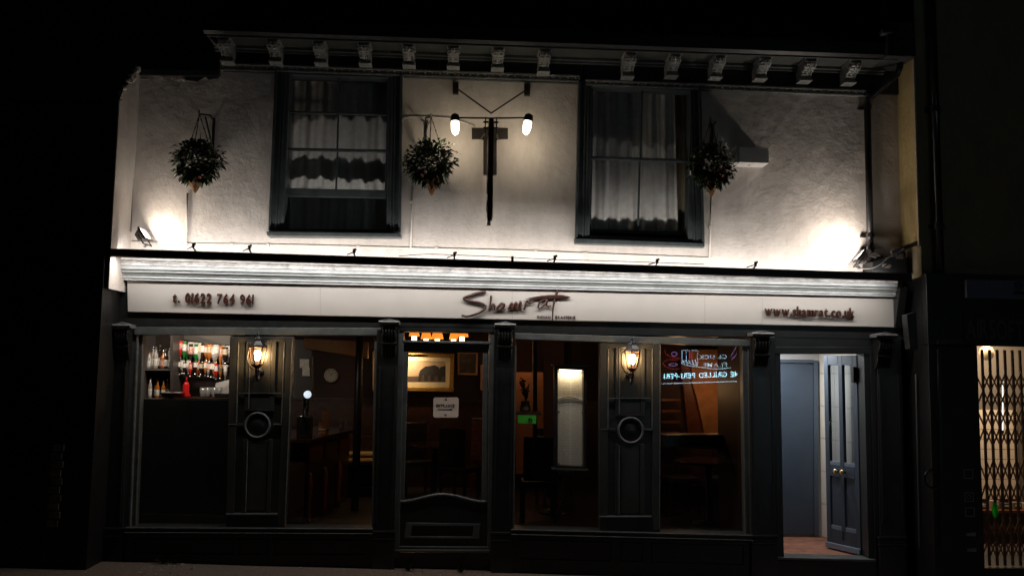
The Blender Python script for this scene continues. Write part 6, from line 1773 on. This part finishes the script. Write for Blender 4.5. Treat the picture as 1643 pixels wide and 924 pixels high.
# =================================================================== NEIGHBOUR ON THE LEFT
NL = thing('left_neighbour', (P(80, 900, -0.5).x, 0.2, 0), 'black unlit building on the left with a pale lit return wall', 'building')
yfl = -0.47
xe = P(209, 390, 0).x
zA = P(214, 108, 0).z; zB = P(188, 168, -0.3).z
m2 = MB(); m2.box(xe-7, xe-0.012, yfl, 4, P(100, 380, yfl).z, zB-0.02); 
DKB = mat('dark_brick', (0.020, 0.016, 0.014), 0.9, var=0.4, vscale=8, bump=0.6, bscale=20)  # very dark brick colour for the whole front
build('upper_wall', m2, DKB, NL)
# return wall with a broken raking top
pts = [(0.0, P(209, 470, 0).z), (yfl, P(209, 470, 0).z), (yfl, zB)]
rnd = random.Random(2)
for k in range(1, 9):
    t = k/9; pts.append((yfl+(0-yfl)*t, zB+(zA-zB)*(t**0.8)+rnd.uniform(-0.025, 0.025)))
pts.append((0.0, zA))
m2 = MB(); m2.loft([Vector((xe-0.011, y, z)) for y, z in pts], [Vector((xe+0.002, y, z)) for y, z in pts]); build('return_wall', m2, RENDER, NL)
m2 = MB()
for k in range(22):
    t = rnd.random(); y = yfl*(1-t); z = zB+(zA-zB)*(t**0.8)+rnd.uniform(-0.05, 0.03); s = rnd.uniform(0.012, 0.035)
    A = [Vector((xe+0.004+rnd.uniform(0, 0.02), y+s*math.cos(a), z+s*0.7*math.sin(a))) for a in (0.2, 1.4, 2.6, 3.9, 5.2)]
    m2.loft(A, [Vector((xe-0.02, v.y, v.z)) for v in A])
build('crumbled_edge', m2, RENDER, NL)['kind'] = 'stuff'
m2 = MB(); m2.tube([P(219, 165, -0.02), P(216, 210, -0.02), P(213, 290, -0.02), P(209.5, 372, -0.02)], 0.006, 6); build('corner_cable', m2, mat('old_cable', (0.10, 0.07, 0.05), 0.7), NL)
m2 = MB(); m2.box(xe-7, P(158, 600, yfl).x, yfl-0.02, 0.3, gz(-8)-0.3, P(100, 380, yfl).z-0.004); build('shopfront', m2, BLACK, NL)
# a strip of worn brickwork showing on the dark front
q0, q1 = P(82, 720, yfl-0.03), P(100, 846, yfl-0.03)
bz_ = q1.z; k = 0
PB = mat('pale_old_brick', (0.22, 0.20, 0.16), 0.9, var=0.6, vscale=16)
while bz_ < q0.z:
    m2 = MB(); off = 0.015 if k % 2 else 0.0
    m2.box(q0.x+off, q0.x+0.10+off, yfl-0.034, yfl-0.018, bz_+0.005, bz_+0.066); build('brick', m2, PB, NL, bevel=0.003)
    bz_ += 0.075; k += 1

# =================================================================== ACROSS THE STREET (mirrored in the plate glass)
OY = -12.6
OB = thing('opposite_building', (2.5, OY-0.5, 0), 'takeaway building across the street, mirrored in the right shop window', 'building')
zO = gz(2.0)
m2 = MB(); m2.box(-9, 12, OY-0.6, OY-0.3, 3.3, 8.0); build('upper_wall', m2, mat('opp_brick', (0.018, 0.013, 0.011), 0.9, var=0.4), OB)
m2 = MB(); m2.box(-9, 12, OY-0.32, OY-0.1, 2.75, 3.3); build('fascia', m2, BLACK, OB)
m2 = MB(); m2.box(-9, 12, OY-0.6, OY-0.3, zO-0.4, 2.75); build('shop_window', m2, mat('opp_window', (0.012, 0.014, 0.018), 0.3), OB)
m2 = MB(); m2.box(-16, 16, OY-0.3, OY+1.4, zO-0.4, zO-0.05); build('far_pavement', m2, TARMAC, kind='structure')
# illuminated sign: mirrored depth of a point at OY is -OY behind the glass
GY = 0.03
def MQ(px, py, d=0.0):                     # where a reflection seen at this pixel comes from on the opposite front
    p = P(px, py, 2*GY-(OY-0.28)); return Vector((p.x, OY-0.28+d, p.z))
NE = thing('neon_sign', MQ(1130, 612), 'lit takeaway sign reading GRILLED PERI-PERI mirrored in the right shop window', 'sign')
NEON = emit('neon_white', (0.42, 0.85, 1.0), 16.0); NEOND = emit('neon_dim', (0.48, 0.84, 1.0), 7.0); NR_ = emit('neon_red', (0.8, 0.05, 0.06), 2.2); NV_ = emit('neon_violet', (0.45, 0.25, 0.6), 4.5)
m2 = MB(); a, b = MQ(1058, 552, -0.012), MQ(1214, 614, -0.012); m2.box(a.x, b.x, a.y-0.015, a.y, b.z, a.z); build('panel', m2, mat('neon_panel', (0.01, 0.02, 0.04), 0.4), NE)
lettering('FLAME GRILLED PERI-PERI', MQ(1207, 603, 0.01), MQ(1065, 607.5, 0.01), 0.125, NEON, NE, face=1, bold=0.022, gap=0.12, space=0.45)
def neon(name, pts, r, mm, sm=True):
    q = [MQ(*p_, 0.012) for p_ in pts]
    m3 = MB(); m3.tube(smoothpath(q) if sm else q, r, 6); return build(name, m3, mm, NE, smooth=True)
neon('rule', [(1062, 615.5), (1200, 611)], 0.012, NEOND, False)
lettering('CL UCK', MQ(1166, 575, 0.01), MQ(1121, 576, 0.01), 0.10, NEOND, NE, face=1, bold=0.01, gap=0.16, space=0.3)
lettering('FLAME', MQ(1166, 588, 0.01), MQ(1128, 588.5, 0.01), 0.10, NEOND, NE, face=1, bold=0.005, gap=0.16)
neon('swoosh', [(1172, 590), (1150, 591.5), (1120, 588.5), (1096, 584), (1094, 578)], 0.010, NEOND)
neon('outline', [(1094, 562), (1119, 562), (1119, 587), (1094, 578), (1094, 562)], 0.009, NEOND, False)
for k in range(5):
    neon('feather', [(1095+k*5, 577), (1098+k*5, 583+k*0.8)], 0.013, NEOND, False)
neon('red_bar', [(1108, 564), (1108, 576)], 0.05, NR_, False); neon('outline', [(1101, 563), (1101, 576)], 0.006, NEOND, False)
neon('oval', [(1066, 562), (1069, 568), (1078, 573), (1090, 574), (1086, 577), (1072, 577), (1064, 582), (1068, 588), (1080, 592), (1092, 591)], 0.010, NR_)
for (cx_, cy_, rx_, ry_) in ((1081.5, 568, 4.5, 3.2), (1080, 585, 6.5, 2.0)):
    neon('oval', [(cx_+rx_*math.cos(a), cy_+ry_*math.sin(a)) for a in [2*math.pi*j/10 for j in range(11)]], 0.010, NV_)
neon('line', [(1094, 589), (1110, 593), (1120, 596)], 0.008, NR_)
neon('line', [(1182, 555), (1178, 562), (1172, 572)], 0.007, NV_); neon('line', [(1190, 555), (1184, 565), (1174, 577)], 0.007, NV_)
m2 = MB(); m2.box(7.0, 10.2, OY-0.30, OY-0.27, zO+0.5, 2.6); build('added_fill_panel', m2, emit('fill_glow', (0.85, 0.92, 1.0), 0.4), OB)  # added glowing panel, out of view, filling the dark facade with cool light

# ---- weeds at the foot of the shopfront
for k, (wx, wy) in enumerate(((262, 902), (280, 903), (655, 908), (740, 910))):
    q = P(wx, wy, -0.15); q.z = gz(q.x)
    T = thing('weed', q, '%s small weed from the left growing at the foot of the shopfront' % ORD[k], 'weed', 'weeds along the shopfront')
    rnd = random.Random(60+k); m2 = MB(); m3 = MB()
    for j in range(26):
        a = rnd.uniform(0, 6.28); t_ = rnd.uniform(0.2, 1.3); L_ = rnd.uniform(0.03, 0.10)*(1.0 if k < 2 else 0.6)
        d = Vector((math.cos(a)*math.sin(t_), -abs(math.sin(a))*math.sin(t_), math.cos(t_))); e = q+d*L_
        m3.tube([q, e], 0.0015, 4)
        sd_ = d.cross(Vector((0, 0.3, 1))).normalized()*0.012
        m2.add([e-d*0.01, e+sd_, e+d*0.028, e-sd_], [(0, 1, 2, 3)])
    build('leaves', m2, LEAF, T)['kind'] = 'stuff'; build('stems', m3, LEAFD, T)['kind'] = 'stuff'

quiet('tube_white', 'bar_tube', 'neon_white', 'neon_dim', 'neon_red', 'neon_violet', 'orange_shade', 'warm_bulb', 'dim_bulb', 'menu_strip', 'shop_tube', 'strip_glow', 'globe_glow', 'tap_lens', 'lobby_diffuser', 'flood_lens', 'sign_globe')
